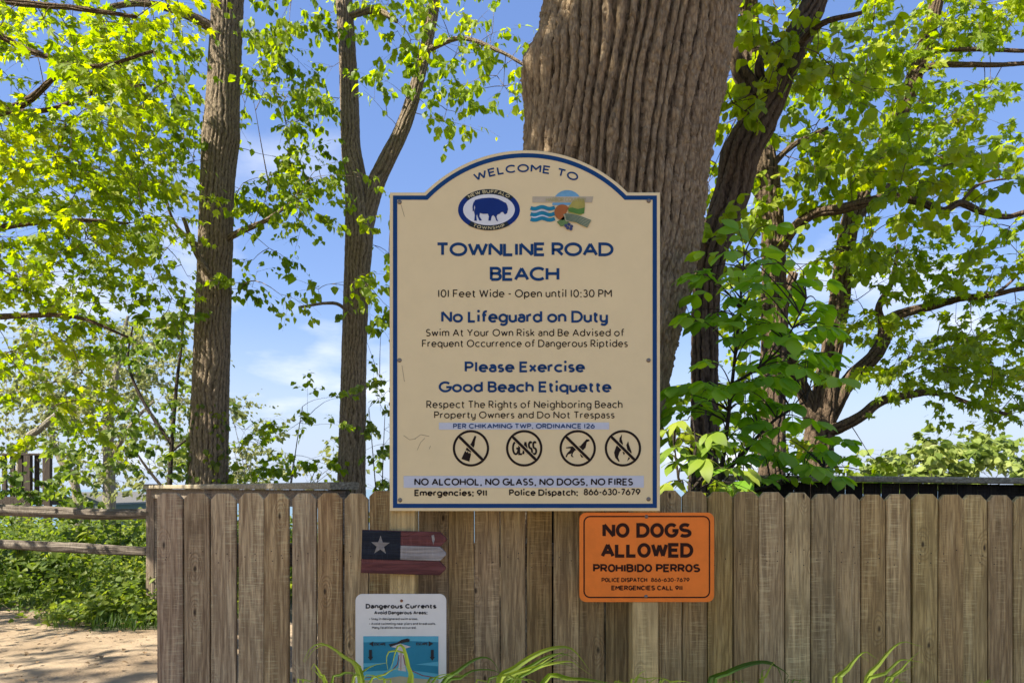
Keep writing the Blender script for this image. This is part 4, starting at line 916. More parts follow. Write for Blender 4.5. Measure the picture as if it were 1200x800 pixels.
# ------------------------------------------------------------------ writing: a monoline letter set drawn with strokes
def arc(cx, cy, rx, ry, a0, a1):
    n = max(5, int(abs(a1 - a0) / 12) + 1)
    return [(cx + rx * math.cos(R(a)), cy + ry * math.sin(R(a))) for a in np.linspace(a0, a1, n)]
def ell(cx, cy, rx, ry): return arc(cx, cy, rx, ry, 90, 450)
G = {
 'A': (.84, [[(0, 0), (.42, 1), (.84, 0)], [(.155, .33), (.685, .33)]]),
 'B': (.62, [[(0, 0), (0, 1), (.33, 1)] + arc(.33, .77, .25, .23, 90, -90) + [(0, .54)], [(.2, .54), (.35, .54)] + arc(.35, .27, .27, .27, 90, -90) + [(0, 0)]]),
 'C': (.86, [arc(.5, .5, .5, .5, 46, 314)]),
 'D': (.82, [[(0, 0), (0, 1), (.34, 1)] + arc(.34, .5, .48, .5, 90, -90) + [(0, 0)]]),
 'E': (.58, [[(.58, 1), (0, 1), (0, 0), (.58, 0)], [(0, .52), (.5, .52)]]),
 'F': (.56, [[(.56, 1), (0, 1), (0, 0)], [(0, .5), (.48, .5)]]),
 'G': (.94, [arc(.5, .5, .5, .5, 46, 345) + [(.985, .47), (.58, .47)]]),
 'H': (.74, [[(0, 0), (0, 1)], [(.74, 0), (.74, 1)], [(0, .52), (.74, .52)]]),
 'I': (0.0, [[(0, 0), (0, 1)]]),
 'K': (.66, [[(0, 0), (0, 1)], [(.62, 1), (.03, .44)], [(.2, .6), (.66, 0)]]),
 'L': (.52, [[(0, 1), (0, 0), (.52, 0)]]),
 'M': (.90, [[(0, 0), (0, 1), (.45, .38), (.9, 1), (.9, 0)]]),
 'N': (.76, [[(0, 0), (0, 1), (.76, 0), (.76, 1)]]),
 'O': (1.0, [ell(.5, .5, .5, .5)]),
 'P': (.6, [[(0, 0), (0, 1), (.32, 1)] + arc(.32, .73, .28, .27, 90, -90) + [(0, .46)]]),
 'R': (.63, [[(0, 0), (0, 1), (.32, 1)] + arc(.32, .73, .28, .27, 90, -90) + [(0, .46)], [(.28, .46), (.63, 0)]]),
 'S': (.58, [arc(.3, .745, .265, .255, 38, 270) + arc(.28, .245, .30, .245, 90, -142)[1:]]),
 'T': (.68, [[(0, 1), (.68, 1)], [(.34, 1), (.34, 0)]]),
 'U': (.72, [[(0, 1), (0, .36)] + arc(.36, .36, .36, .36, 180, 360) + [(.72, 1)]]),
 'V': (.78, [[(0, 1), (.39, 0), (.78, 1)]]),
 'W': (1.16, [[(0, 1), (.29, 0), (.58, .95), (.87, 0), (1.16, 1)]]),
 'X': (.7, [[(0, 0), (.7, 1)], [(0, 1), (.7, 0)]]),
 'Y': (.72, [[(0, 1), (.36, .46), (.72, 1)], [(.36, .46), (.36, 0)]]),
 'a': (.50, [arc(.25, .46, .24, .24, 150, 0) + [(.49, 0)], [(.49, .41), (.24, .41)] + arc(.24, .205, .235, .205, 90, 270) + [(.49, .05)]]),
 'b': (.64, [[(0, 0), (0, 1.06)], ell(.32, .35, .32, .35)]), 'c': (.58, [arc(.35, .35, .35, .35, 48, 312)]),
 'd': (.64, [[(.64, 0), (.64, 1.06)], ell(.32, .35, .32, .35)]), 'e': (.64, [[(.03, .36), (.64, .36)] + arc(.32, .35, .32, .35, 2, 316)]),
 'f': (.38, [arc(.34, .84, .19, .2, 65, 180) + [(.15, 0)], [(0, .68), (.36, .68)]]),
 'g': (.64, [ell(.32, .35, .32, .35), [(.64, .7), (.64, -.04)] + arc(.34, -.04, .30, .24, 0, -145)]),
 'h': (.54, [[(0, 0), (0, 1.06)], arc(.27, .43, .27, .27, 180, 0) + [(.54, 0)]]), 'i': (0, [[(0, 0), (0, .7)], 'dot']),
 'k': (.5, [[(0, 0), (0, 1.06)], [(.46, .7), (.02, .27)], [(.16, .42), (.5, 0)]]), 'l': (0, [[(0, 0), (0, 1.06)]]),
 'm': (.94, [[(0, 0), (0, .7)], arc(.235, .46, .235, .24, 180, 0) + [(.47, 0)], arc(.705, .46, .235, .24, 180, 0) + [(.94, 0)]]),
 'n': (.54, [[(0, 0), (0, .7)], arc(.27, .43, .27, .27, 180, 0) + [(.54, 0)]]), 'o': (.7, [ell(.35, .35, .35, .35)]),
 'p': (.64, [[(0, -.27), (0, .7)], ell(.32, .35, .32, .35)]), 'q': (.64, [[(.64, -.27), (.64, .7)], ell(.32, .35, .32, .35)]),
 'r': (.32, [[(0, 0), (0, .7)], arc(.30, .42, .30, .28, 180, 82)]), 's': (.42, [arc(.215, .525, .185, .175, 35, 270) + arc(.205, .175, .21, .175, 90, -142)[1:]]),
 't': (.36, [[(.13, .93), (.13, .2)] + arc(.30, .18, .17, .18, 180, 285), [(0, .69), (.34, .69)]]),
 'u': (.54, [[(0, .7), (0, .27)] + arc(.27, .27, .27, .27, 180, 360), [(.54, .7), (.54, 0)]]), 'v': (.54, [[(0, .7), (.27, 0), (.54, .7)]]),
 'w': (.86, [[(0, .7), (.215, 0), (.43, .66), (.645, 0), (.86, .7)]]), 'x': (.5, [[(0, 0), (.5, .7)], [(0, .7), (.5, 0)]]),
 'y': (.54, [[(0, .7), (0, .27)] + arc(.27, .27, .27, .27, 180, 360), [(.54, .7), (.54, -.03)] + arc(.26, -.03, .28, .24, 0, -140)]),
 '0': (.66, [ell(.33, .5, .33, .5)]), '1': (0, [[(0, 0), (0, 1)]]), '2': (.58, [arc(.28, .71, .28, .29, 165, -38) + [(0, 0), (.6, 0)]]),
 '3': (.56, [arc(.27, .76, .24, .24, 150, -90), arc(.27, .26, .29, .26, 90, -150)]), '6': (.64, [ell(.32, .32, .32, .32), [(.03, .42), (.42, 1)]]),
 '7': (.56, [[(0, 1), (.56, 1), (.16, 0)]]), '8': (.58, [ell(.29, .76, .23, .24), ell(.29, .26, .29, .26)]), '9': (.64, [ell(.32, .68, .32, .32), [(.61, .58), (.22, 0)]]),
 '-': (.3, [[(0, .42), (.3, .42)]]), '.': (0, ['pt']), ',': (.04, [[(.06, .08), (0, -.17)]]), ':': (0, ['pt', 'pt2']), '*': (.1, ['mid']),
}
GROT = {'O': .68, 'C': .78, 'G': .72, 'D': .80, 'N': .82, 'W': .80, 'M': .86, 'A': .86, 'o': .76, 'e': .84, 'g': .86, 'u': .95, 'n': .95, 's': 1.1, 'r': 1.0, 't': 1.0, 'L': 1.0, 'E': 1.0, 'S': 1.1, 'P': 1.02, 'R': 1.02, 'B': 1.02, 'H': .90}
class Ink:
    """Letters and line work lying on a board: every stroke a flat ribbon a hair above the one before."""
    def __init__(self, Y): self.Y, self.k, self.g = Y, 0, Geo()
    def y(self):
        self.k += 1; return self.Y - 0.00004 * (self.k % 12)
    def ribbon(self, pts, w, closed=False):
        P = np.array(pts, float)
        P = P[np.concatenate([[True], np.linalg.norm(np.diff(P, axis=0), axis=1) > 1e-4])]
        if len(P) > 2 and np.linalg.norm(P[0] - P[-1]) < 1e-6: P = P[:-1]; closed = True
        if not closed:
            e0 = np.diff(P, axis=0); e0 /= np.linalg.norm(e0, axis=1)[:, None] + 1e-9
            cut = [i + 1 for i in range(len(e0) - 1) if e0[i].dot(e0[i + 1]) < -0.25]
            if cut:
                ix = [0] + cut + [len(P) - 1]
                for a, b in zip(ix[:-1], ix[1:]): self.ribbon(P[a:b + 1], w)
                return
        n = len(P); e = (np.roll(P, -1, 0) - P); e /= np.linalg.norm(e, axis=1)[:, None] + 1e-9
        nr = np.stack([-e[:, 1], e[:, 0]], -1)
        O = np.zeros_like(P)
        for i in range(n):
            a = nr[i - 1] if (closed or i > 0) else nr[i]; b = nr[i] if (closed or i < n - 1) else nr[i - 1]
            m = a + b; l2 = m.dot(m)
            O[i] = m * (2 / max(l2, 1.15)) / 1.0
        Lp, Rp = P + O * w / 2, P - O * w / 2
        yy = self.y(); S = yy / self.Yp if hasattr(self, 'Yp') else 1
        V = [self.pt(p, yy) for p in Lp] + [self.pt(p, yy) for p in Rp]
        mx = n if closed else n - 1
        self.g.add(np.array(V), np.array([[i, (i + 1) % n, n + (i + 1) % n, n + i] for i in range(mx)]))
    def pt(self, p, yy):
        q = W(p[0], p[1], self.Y); q[1] = yy; return q
    def poly(self, pts):
        yy = self.y(); self.g.add(np.array([self.pt(p, yy) for p in pts]), np.arange(len(pts))[None])
    def text(self, s, x0, x1, base, cap, w, track=.22, warp=None, space=.38, grot=False):
        pos, strokes = 0.0, []
        for ch in s:
            if ch == ' ': pos += space; continue
            wd, st = G[ch]
            kx = GROT.get(ch, .92) if grot else 1.0; wd *= kx
            narrow = .06 if wd < .05 else 0
            pos += narrow
            for q in st: strokes.append((pos, q if isinstance(q, str) else [(u * kx, v) for u, v in q]))
            pos += wd + narrow + track
        total = pos - track
        sx = (x1 - x0 - w) / total; wu = w / cap
        f = warp or (lambda u, v: (u, v))
        for p, q in strokes:
            if isinstance(q, str):
                vy = {'dot': .96, 'pt': .07, 'pt2': .6, 'mid': .4}[q]; h = max(wu * .62, .06) if q != 'mid' else .2
                hx = h * cap / sx
                cxx, cy = x0 + w / 2 + p * sx, base - vy * cap
                pts = [f(cxx + h * cap * math.cos(a), cy + h * cap * math.sin(a)) for a in np.arange(8) / 8 * 2 * np.pi]
                self.poly(pts); continue
            pts = [f(x0 + w / 2 + (p + u) * sx, base - (wu / 2 + v * (1 - wu)) * cap if v >= 0 else base - (wu / 2) * cap - v * cap) for u, v in q]
            self.ribbon(pts, w)
    def build(self, name, mat, parent): return self.g.build(name, mat, parent)
def write(parent, Y, mat, *a, **kw):
    i = Ink(Y); i.text(*a, **kw); return i.build('lettering', mat, parent)
def arcwarp(cx, cy, Rr):
    """Bends a line of text round a centre; the baseline row stays on the radius Rr."""
    def f(u, v, base=None):
        a = (u - cx) / Rr; r = Rr + (cy - Rr - v)
        return cx + r * math.sin(a), cy - r * math.cos(a)
    return f

# ------------------------------------------------------------------ the welcome sign
YS_ = 2.50
M_CREAM = flat_mat('cream_sign_paint', (0.78, 0.625, 0.335), .45, .35, wear=.015)
M_CREAM_EDGE = flat_mat('cream_edge', (0.70, 0.60, 0.44), .5)
M_NAVY = flat_mat('navy_vinyl', (0.007, 0.046, 0.145), .5, .15, wear=.04)
M_BORDER = flat_mat('border_blue', (0.006, 0.05, 0.165), .5, .15, wear=.04)
M_BLUE = flat_mat('emblem_blue', (0.008, 0.03, 0.17), .5, .15, wear=.04)
M_BROWN = flat_mat('dark_brown_vinyl', (0.018, 0.010, 0.007), .5, .12, wear=.04)
M_STRIP = flat_mat('pale_grey_vinyl', (0.56, 0.58, 0.62), .4, .35, wear=.03)
M_WHITE = flat_mat('white_vinyl', (0.72, 0.72, 0.70), .4, .35, wear=.03)
M_STEEL = flat_mat('screw_steel', (0.22, 0.19, 0.16), .45, .5, metal=.6)
sg_ = thing('welcome_sign', W(616, 572, YS_) * np.array([1, 1, 0]), 'large cream welcome sign with arched top and navy border on two posts', 'sign')
th0 = math.degrees(math.asin(117.5 / 168))
def outline(inset):
    cxs, cys, Rr = 616.5, 344.0, 168 - inset
    l, rr_, t, b = 456.8 + inset, 773.5 - inset, 225.5 + inset, 598.5 - inset
    a = math.degrees(math.asin(min(1, (cys - t) / Rr)))
    a0 = 180 - a; a1 = a
    return [(l, b), (l, t)] + [(cxs + Rr * math.cos(R(q)), cys - Rr * math.sin(R(q))) for q in np.linspace(a0, a1, 48)] + [(rr_, t), (rr_, b)]
g = Geo(); prism(g, outline(0), YS_, YS_ + .019, bev=.0015); g.build('board', M_CREAM, sg_)
ink = Ink(YS_ - .0010); ink.ribbon(outline(6.2) + [outline(6.2)[0]], 5.0); ink.build('border', M_BORDER, sg_)
for pxx in (472, 756):
    g = Geo(); c = W(pxx, 0, 2.53)[0]; g.box((c - .0445, YS_ + .0205, -.3), (c + .0445, YS_ + .1095, W(0, 250, 2.52)[2]), bev=.004); g.build('post', M_POST, sg_)
write(sg_, YS_ - .0010, M_NAVY, 'WELCOME TO', 556, 677, 202, 9.6, 1.9, track=.34, space=.55, warp=arcwarp(616, 202 + 165, 165))
write(sg_, YS_ - .0010, M_NAVY, 'TOWNLINE ROAD', 511, 719, 300.3, 16.2, 3.35)
write(sg_, YS_ - .0010, M_NAVY, 'BEACH', 574, 655.5, 329.2, 16.6, 3.35)
write(sg_, YS_ - .0010, M_NAVY, 'No Lifeguard on Duty', 517, 712.5, 378, 14, 2.75, track=.26)
write(sg_, YS_ - .0010, M_NAVY, 'Please Exercise', 544.5, 685.5, 436.2, 12.8, 2.65, track=.26)
write(sg_, YS_ - .0010, M_NAVY, 'Good Beach Etiquette', 514, 716.5, 459.6, 13, 2.65, track=.26)
write(sg_, YS_ - .0010, M_BROWN, '101 Feet Wide - Open until 10:30 PM', 513, 717, 348.4, 9.2, 1.25, track=.3)
write(sg_, YS_ - .0010, M_BROWN, 'Swim At Your Own Risk and Be Advised of', 499, 731.5, 394, 8.6, 1.15, track=.3)
write(sg_, YS_ - .0010, M_BROWN, 'Frequent Occurrence of Dangerous Riptides', 494.5, 735.7, 406.6, 8.6, 1.15, track=.3)
write(sg_, YS_ - .0010, M_BROWN, 'Respect The Rights of Neighboring Beach', 499.7, 729.5, 478, 8.7, 1.15, track=.3)
write(sg_, YS_ - .0010, M_BROWN, 'Property Owners and Do Not Trespass', 508.8, 720.2, 490, 8.2, 1.15, track=.3)
write(sg_, YS_ - .0010, M_BROWN, 'Emergencies: 911', 485.6, 571, 581, 7.6, 1.6, track=.3)
write(sg_, YS_ - .0010, M_BROWN, 'Police Dispatch:', 596.6, 677.5, 580.6, 7.6, 1.55, track=.3)
write(sg_, YS_ - .0010, M_BROWN, '866-630-7679', 684, 750.5, 580, 7.8, 1.4, track=.3)
for (a, b, c, d), (s, t0, t1, bs, cp, w) in (((514.4, 713.8, 495.0, 503.2), ('PER CHIKAMING TWP. ORDINANCE 126', 531, 697, 501.9, 5.8, 1.15)), ((473, 754.5, 557.4, 571.2), ('NO ALCOHOL, NO GLASS, NO DOGS, NO FIRES', 485.5, 741.8, 568.5, 8.4, 1.6))):
    ink = Ink(YS_ - .0010); ink.poly([(a, d), (b, d - .3), (b, c - .3), (a, c)]); st = ink.build('sticker_strip', M_STRIP, sg_)
    ink = Ink(YS_ - .0020); ink.text(s, t0, t1, bs, cp, w, track=.3); ink.build('lettering', M_NAVY if cp < 7 else M_BROWN, st)
# oval township emblem with its bison
ink = Ink(YS_ - .0010); ink.poly([(573 + 36.2 * math.cos(a), 245.8 + 24 * math.sin(a)) for a in np.linspace(0, 2 * np.pi, 64, endpoint=False)]); em = ink.build('oval_emblem', M_BLUE, sg_)
def oval_band(a0, a1):
    o = [(573 + 36.3 * math.cos(R(a)), 245.8 - 24.1 * math.sin(R(a))) for a in np.linspace(a0, a1, 24)]
    return o + [(573 + 31 * math.cos(R(a)), 245.8 - 18.4 * math.sin(R(a))) for a in np.linspace(a1, a0, 24)]
ink = Ink(YS_ - .0020); ink.poly(oval_band(38, 142)); ink.poly(oval_band(-48, -132)); ink.build('name_bands', flat_mat('black_band', (0.012, 0.016, 0.012), .4), em)
ink = Ink(YS_ - .0020); ink.poly([(573 + 30.3 * math.cos(a), 245.8 + 18.2 * math.sin(a)) for a in np.linspace(0, 2 * np.pi, 64, endpoint=False)]); ink.build('white_field', M_WHITE, em)
def ovalwarp(r0x, r0y, top):
    def f(u, v):
        a = (u - 573) / 33.0; s = v
        return (573 + (r0x + s) * math.sin(a), 245.8 - (r0y + s) * math.cos(a)) if top else (573 + (r0x - s) * math.sin(a), 245.8 + (r0y - s) * math.cos(a))
    return f
M_GOLD = flat_mat('gold_ink', (0.62, 0.52, 0.26), .4)
ink = Ink(YS_ - .0030)
ink.text('NEW BUFFALO', 547, 599, 0, 4.0, .75, track=.35, warp=lambda u, v: ovalwarp(31.8, 19.3, True)(u, -v)); ink.build('lettering', M_GOLD, em); ink = Ink(YS_ - .0030); ink.text('TOWNSHIP', 554, 592, 0, 3.9, .75, track=.4, warp=lambda u, v: ovalwarp(35.4, 23.2, False)(u, -v))
ink.build('lettering', M_GOLD, em)
bis = [(165, 385), (180, 362), (230, 349), (280, 345), (320, 346), (360, 355), (385, 368), (402, 378), (420, 386), (431, 408), (436, 436), (428, 466), (412, 476), (404, 468), (396, 456), (382, 458), (372, 470), (352, 478), (346, 492), (350, 512), (360, 530), (344, 524), (334, 496), (320, 480), (308, 490), (300, 524), (282, 524), (286, 492), (278, 470), (240, 471), (216, 464), (212, 490), (232, 523), (212, 523), (198, 492), (194, 472), (188, 490), (192, 525), (172, 525), (176, 482), (170, 452), (178, 424), (176, 402), (170, 420), (171, 446), (160, 452), (158, 410)]
ink = Ink(YS_ - .0030); ink.poly([(530 + x / 6.667, 180 + y / 6.667) for x, y in bis]); ink.build('bison', M_BLUE, em)
# the round landscape logo: sky, sun, dune, waves, rows of vines, faded name band
def lp(x, y): return (615 + x / 13.33, 215 + y / 13.33)
def arcp(cx, cy, r, a0, a1, n=30): return [lp(cx + r * math.cos(R(a)), cy - r * math.sin(R(a))) for a in np.linspace(a0, a1, n)]
lo = thing('landscape_logo', (0, 0, 0), None, None); lo.parent = sg_; lo.location = [-t for t in sg_['_w']]
def lay(name, c, depth, fn):
    i = Ink(YS_ - .0010 - .0007 * depth); fn(i); return i.build(name, flat_mat(name + '_ink', c, .45, .3, wear=.12), lo)
lay('sky_disc', (0.16, 0.38, 0.55), 0, lambda i: i.poly(arcp(665, 340, 235, 0, 180) + [lp(430, 345), lp(900, 345)][:0]))
lay('dune', (0.42, 0.36, 0.07), 1, lambda i: i.poly([lp(670, 380), lp(760, 260), lp(830, 235)] + arcp(700, 340, 240, 24, -40, 12) + [lp(760, 500), lp(680, 470)]))
lay('meadow', (0.10, 0.24, 0.03), 2, lambda i: i.poly([lp(675, 385), lp(740, 375), lp(830, 400), lp(938, 375), lp(925, 470), lp(850, 480), lp(690, 440)]))
lay('orange_sun', (0.42, 0.13, 0.02), 3, lambda i: i.poly(arcp(585, 450, 122, 45, 285) + [lp(640, 470), lp(690, 370)]))
lay('field', (0.13, 0.22, 0.06), 3, lambda i: i.poly([lp(500, 600), lp(560, 560), lp(640, 480), lp(690, 600), lp(640, 660), lp(560, 670)]))
def waves(i):
    for j, y0 in enumerate((370, 400, 465, 500, 545, 575)):
        if j % 2 == 0: i.ribbon([lp(x, y0 + 12 + 14 * math.sin((x - 90) / 38.)) for x in np.linspace(90, 470, 40)], 4.4)
lay('waves', (0.01, 0.22, 0.34), 1, waves)
lay('wave_foam', (0.66, 0.70, 0.80), 2, lambda i: [i.ribbon([lp(x, y0 + 14 * math.sin((x - 90) / 38.)) for x in np.linspace(105, 370, 30)], 1.5) for y0 in (432, 515)])
lay('vine_ground', (0.40, 0.38, 0.22), 4, lambda i: i.poly([lp(600, 480), lp(680, 465), lp(860, 500), lp(1040, 575), lp(970, 690), lp(820, 610), lp(640, 590)]))
lay('vine_rows', (0.03, 0.12, 0.08), 5, lambda i: [i.ribbon([lp(625 + q * 4, 475 + q * 18), lp(800, 500 + q * 20), lp(920, 540 + q * 24), lp(1035 - q * 10, 580 + q * 20)], .75) for q in range(6)])
lay('grapes', (0.05, 0.06, 0.14), 5, lambda i: [i.poly([lp(x + 26 * math.cos(a), y + 26 * math.sin(a)) for a in np.arange(10) / 10 * 2 * np.pi]) for x, y in ((640, 660), (690, 640), (670, 695), (730, 670), (720, 710))])
lay('name_band', (0.50, 0.42, 0.28), 0.5, lambda i: i.poly([lp(120, 205), lp(1070, 205), lp(1050, 300), lp(120, 300)]))
lay('lettering', (0.42, 0.38, 0.14), 2.5, lambda i: i.text('HARBOR COUNTRY', *[lp(330, 0)[0], lp(960, 0)[0]], lp(0, 285)[1], 4.8, .6, track=.25))
# four round prohibition symbols
def pict(x, fn):
    i = Ink(YS_ - .0010); i.ribbon([(x + 20 * math.cos(a), 525 + 20 * math.sin(a)) for a in np.linspace(0, 2 * np.pi, 48)], 2.7); fn(i)
    p = i.build('prohibition_symbol', M_BROWN, sg_)
    i = Ink(YS_ - .0020); i.ribbon([(x - 13.4, 525 - 13.2), (x + 13.4, 525 + 13.2)], 4.8); i.build('slash_gap', M_CREAM, p)
    i = Ink(YS_ - .0028); i.ribbon([(x - 14.6, 525 - 14.4), (x + 14.6, 525 + 14.4)], 3.3); i.build('slash', M_BROWN, p)
def q5(pts): return [(520 + a / 5, 495 + b / 5) for a, b in pts]
def bottle(i):
    i.poly(q5([(181, 76), (191, 80), (183, 110), (181, 132), (166, 166), (160, 174), (128, 160), (134, 146), (160, 122), (170, 100)]))
    i.poly(q5([(126, 164), (136, 176), (140, 166), (148, 182), (154, 172), (160, 186), (150, 228), (103, 212)]))
pict(551.9, bottle)
pict(614.3, lambda i: i.text('GLASS', 600, 629.5, 533, 16.5, 2.3, track=.18))
def dog(i):
    i.poly(q5([(716, 145), (748, 139), (800, 137), (822, 112), (836, 97), (851, 98), (856, 106), (838, 114), (831, 146), (815, 162), (790, 157), (766, 163), (746, 181), (728, 186), (721, 203), (713, 200), (722, 180), (741, 160), (743, 150), (716, 150)]))
    i.poly(q5([(797, 158), (807, 161), (809, 189), (819, 203), (808, 204), (800, 191)])); i.poly(q5([(759, 160), (772, 158), (757, 178), (753, 192), (762, 201), (750, 201), (745, 190)]))
pict(677.0, dog)
def flame(i):
    i.poly(q5([(1045, 68), (1030, 90), (1028, 115), (1010, 140), (998, 175), (1005, 205), (1027, 230), (1030, 225), (1021, 200), (1031, 172), (1046, 152), (1050, 120), (1042, 95)]))
    i.poly(q5([(1081, 108), (1070, 130), (1075, 155), (1064, 172), (1084, 200), (1074, 226), (1096, 205), (1101, 172), (1093, 150), (1086, 130)])); i.poly(q5([(1048, 172), (1060, 160), (1062, 180), (1055, 190)]))
pict(730.0, flame)
def dome(g, px_, py_, Y, r, mat=0):
    c = W(px_, py_, Y); n = 10; V = [(c[0], Y - r * .6, c[2])]
    for rr_, dd in ((.6, .5), (1.0, .15), (1.05, 0)):
        V += [(c[0] + r * rr_ * math.cos(a), Y - r * .6 * dd * 2 if dd else Y + .0005, c[2] + r * rr_ * math.sin(a)) for a in np.arange(n) / n * 2 * np.pi]
    V = np.array(V); V[1:n + 1, 1] = Y - r * .5; V[n + 1:2 * n + 1, 1] = Y - r * .2
    g.add(V, [np.array([[0, 1 + i, 1 + (i + 1) % n] for i in range(n)]), np.array([[1 + k * n + i, 1 + k * n + n + i, 1 + k * n + n + (i + 1) % n, 1 + k * n + (i + 1) % n] for k in range(2) for i in range(n)])], .5, mat)
for x, y in ((468.3, 237), (760.2, 235.5), (468.2, 422), (760, 422), (468.8, 585.6), (760, 584.5)):
    g = Geo(); dome(g, x, y, YS_ - .0005, .0072); g.build('screw', M_STEEL, sg_, smooth=True)
M_MARK = flat_mat('scratch_shadow_brown', (0.36, 0.27, 0.17), .7)
for q in ([(473, 510), (480, 515), (487, 514)], [(486, 514), (493, 509), (503, 511)], [(489, 527), (493, 518), (498, 513)], [(503, 526), (504.5, 522)], [(470, 240), (474, 254)], [(471, 428), (474, 447)]):  # last two strokes are painted screw shadows, the others scratches
    ink = Ink(YS_ - .0006); ink.ribbon(q, .55); ink.build('scratch_shadow_mark', M_MARK, sg_)

# ------------------------------------------------------------------ the orange no dogs sign
def rrect(x0, y0, x1, y1, r, n=6, tilt=0.0):
    p = []
    for cx_, cy_, a0 in ((x1 - r, y0 + r, -90), (x1 - r, y1 - r, 0), (x0 + r, y1 - r, 90), (x0 + r, y0 + r, 180)):
        p += [(cx_ + r * math.cos(R(a)), cy_ + r * math.sin(R(a))) for a in np.linspace(a0, a0 + 90, n)]
    mx, my = (x0 + x1) / 2, (y0 + y1) / 2
    return [(mx + (x - mx) * math.cos(tilt) - (y - my) * math.sin(tilt), my + (x - mx) * math.sin(tilt) + (y - my) * math.cos(tilt)) for x, y in p]
YO = 2.5155
M_ORANGE = flat_mat('orange_sign_paint', (0.90, 0.215, 0.022), .5, .25, wear=.05); M_RUSTINK = flat_mat('brown_black_ink', (0.035, 0.011, 0.006), .55, .12, wear=.05)
od = thing('no_dogs_sign', W(758, 652, YO), 'orange metal NO DOGS ALLOWED sign below the big cream sign', 'sign')
g = Geo(); prism(g, rrect(679, 600.2, 837, 705, 8), YO, YO + .0035, bev=.0008); g.build('plate', M_ORANGE, od)
ink = Ink(YO - .001); q = rrect(684.5, 604.8, 831.5, 699.5, 7); ink.ribbon(q + [q[0]], 1.5); ink.build('border', M_RUSTINK, od)
write(od, YO - .0010, M_RUSTINK, 'NO DOGS', 706, 810.5, 629.6, 17.2, 4.0, track=.26, space=.42, grot=True)
write(od, YO - .0010, M_RUSTINK, 'ALLOWED', 704, 812.5, 653, 17.2, 4.0, track=.24, grot=True)
write(od, YO - .0010, M_RUSTINK, 'PROHIBIDO PERROS', 695, 820.5, 670, 9.6, 2.2, track=.26, space=.42, grot=True)
write(od, YO - .0010, M_RUSTINK, 'POLICE DISPATCH', 705, 758.5, 681.6, 5.2, 1.0, track=.3, grot=True)
write(od, YO - .0010, M_RUSTINK, '866-630-7679', 763, 808, 681.4, 5.0, .9, track=.3, grot=True)
write(od, YO - .0010, M_RUSTINK, 'EMERGENCIES CALL 911', 716.5, 800, 691.2, 5.6, 1.2, track=.3, grot=True)
for x, y in ((757.5, 605), (757, 698.5)):
    g = Geo(); dome(g, x, y, YO - .0005, .0062); g.build('screw', M_STEEL, od, smooth=True)

# ------------------------------------------------------------------ small wooden flag plaque
fl = thing('flag_plaque', W(472, 648, 2.50), 'small wooden slat plaque painted as a worn one star flag', 'plaque')
def rot(p, a=R(1.7), c=(472, 647)):
    x, y = p[0] - c[0], p[1] - c[1]; return (c[0] + x * math.cos(a) - y * math.sin(a), c[1] + x * math.sin(a) + y * math.cos(a))
M_FRED = wood_mat('worn_red_paint', (0.30, 0.085, 0.055), (0.19, 0.042, 0.028), (0.10, 0.024, 0.017), axis='X', knots=False, spread=.2)
M_FNAVY = wood_mat('worn_navy_paint', (0.035, 0.042, 0.055), (0.018, 0.022, 0.032), (0.010, 0.012, 0.018), axis='X', knots=False, spread=.1)
M_FWHITE = wood_mat('worn_white_paint', (0.50, 0.46, 0.40), (0.40, 0.36, 0.31), (0.22, 0.19, 0.16), axis='X', knots=False, spread=.1)
def slat(y0, y1, mat, xl=423.5):
    m = (y0 + y1) / 2; h = (y1 - y0) / 2
    g = Geo(); prism(g, [rot(p) for p in ((xl, y0), (515, y0), (522.5, m - 1), (522.5, m + 1.5), (516, y1), (xl, y1))], 2.4975, 2.5185, bev=.0012); return g.build('slat', mat, fl)
slat(622, 638.6, M_FRED); slat(639, 655.6, M_FWHITE); slat(656, 672.5, M_FRED)
g = Geo(); prism(g, [rot(p) for p in ((423.7, 622.3), (469, 622.3), (469, 655.8), (423.7, 655.8))], 2.4962, 2.4974); cn_ = g.build('canton', M_FNAVY, fl)
ink = Ink(2.4950); ink.poly([rot((445.5 + (11.5 if i % 2 == 0 else 4.6) * math.sin(i * math.pi / 5), 639.5 - (11.5 if i % 2 == 0 else 4.6) * math.cos(i * math.pi / 5))) for i in range(10)]); ink.build('star', M_FWHITE, cn_)
ink = Ink(2.4968); ink.poly([rot(p) for p in ((505, 626), (508, 625), (509, 631), (507.5, 637), (506, 632))]); ink.build('bare_chip', M_FWHITE, fl)

# ------------------------------------------------------------------ dangerous currents sign
YC_ = 2.5150
M_DW = flat_mat('white_sign_plate', (0.78, 0.745, 0.65), .4, .35, wear=.03); M_BLK = flat_mat('black_ink', (0.02, 0.02, 0.022), .45, wear=.04)
dg = thing('currents_sign', W(470, 770, YC_), 'white Dangerous Currents sign with a blue rip current drawing', 'sign')
g = Geo(); prism(g, rrect(416.5, 695.5, 523, 853, 8), YC_, YC_ + .0035, bev=.0007); g.build('plate', M_DW, dg)
write(dg, YC_ - .0010, M_BLK, 'Dangerous Currents', 428.5, 511.5, 712.6, 5.6, 1.45, track=.28, grot=True)
write(dg, YC_ - .0010, M_BLK, 'Avoid Dangerous Areas:', 438.5, 501, 719.4, 4.2, .95, track=.3, grot=True)
write(dg, YC_ - .0010, M_BLK, '* Stay in designated swim areas.', 433, 490, 725.9, 2.7, .5, track=.34)
write(dg, YC_ - .0010, M_BLK, '* Avoid swimming near piers and breakwalls.', 433, 511, 731.6, 2.7, .5, track=.34)
write(dg, YC_ - .0010, M_BLK, 'Many fatalities have occurred.', 436, 488, 736.2, 2.7, .5, track=.34)
def dp(x, y): return (410 + x / 7.275, 690 + y / 7.275)
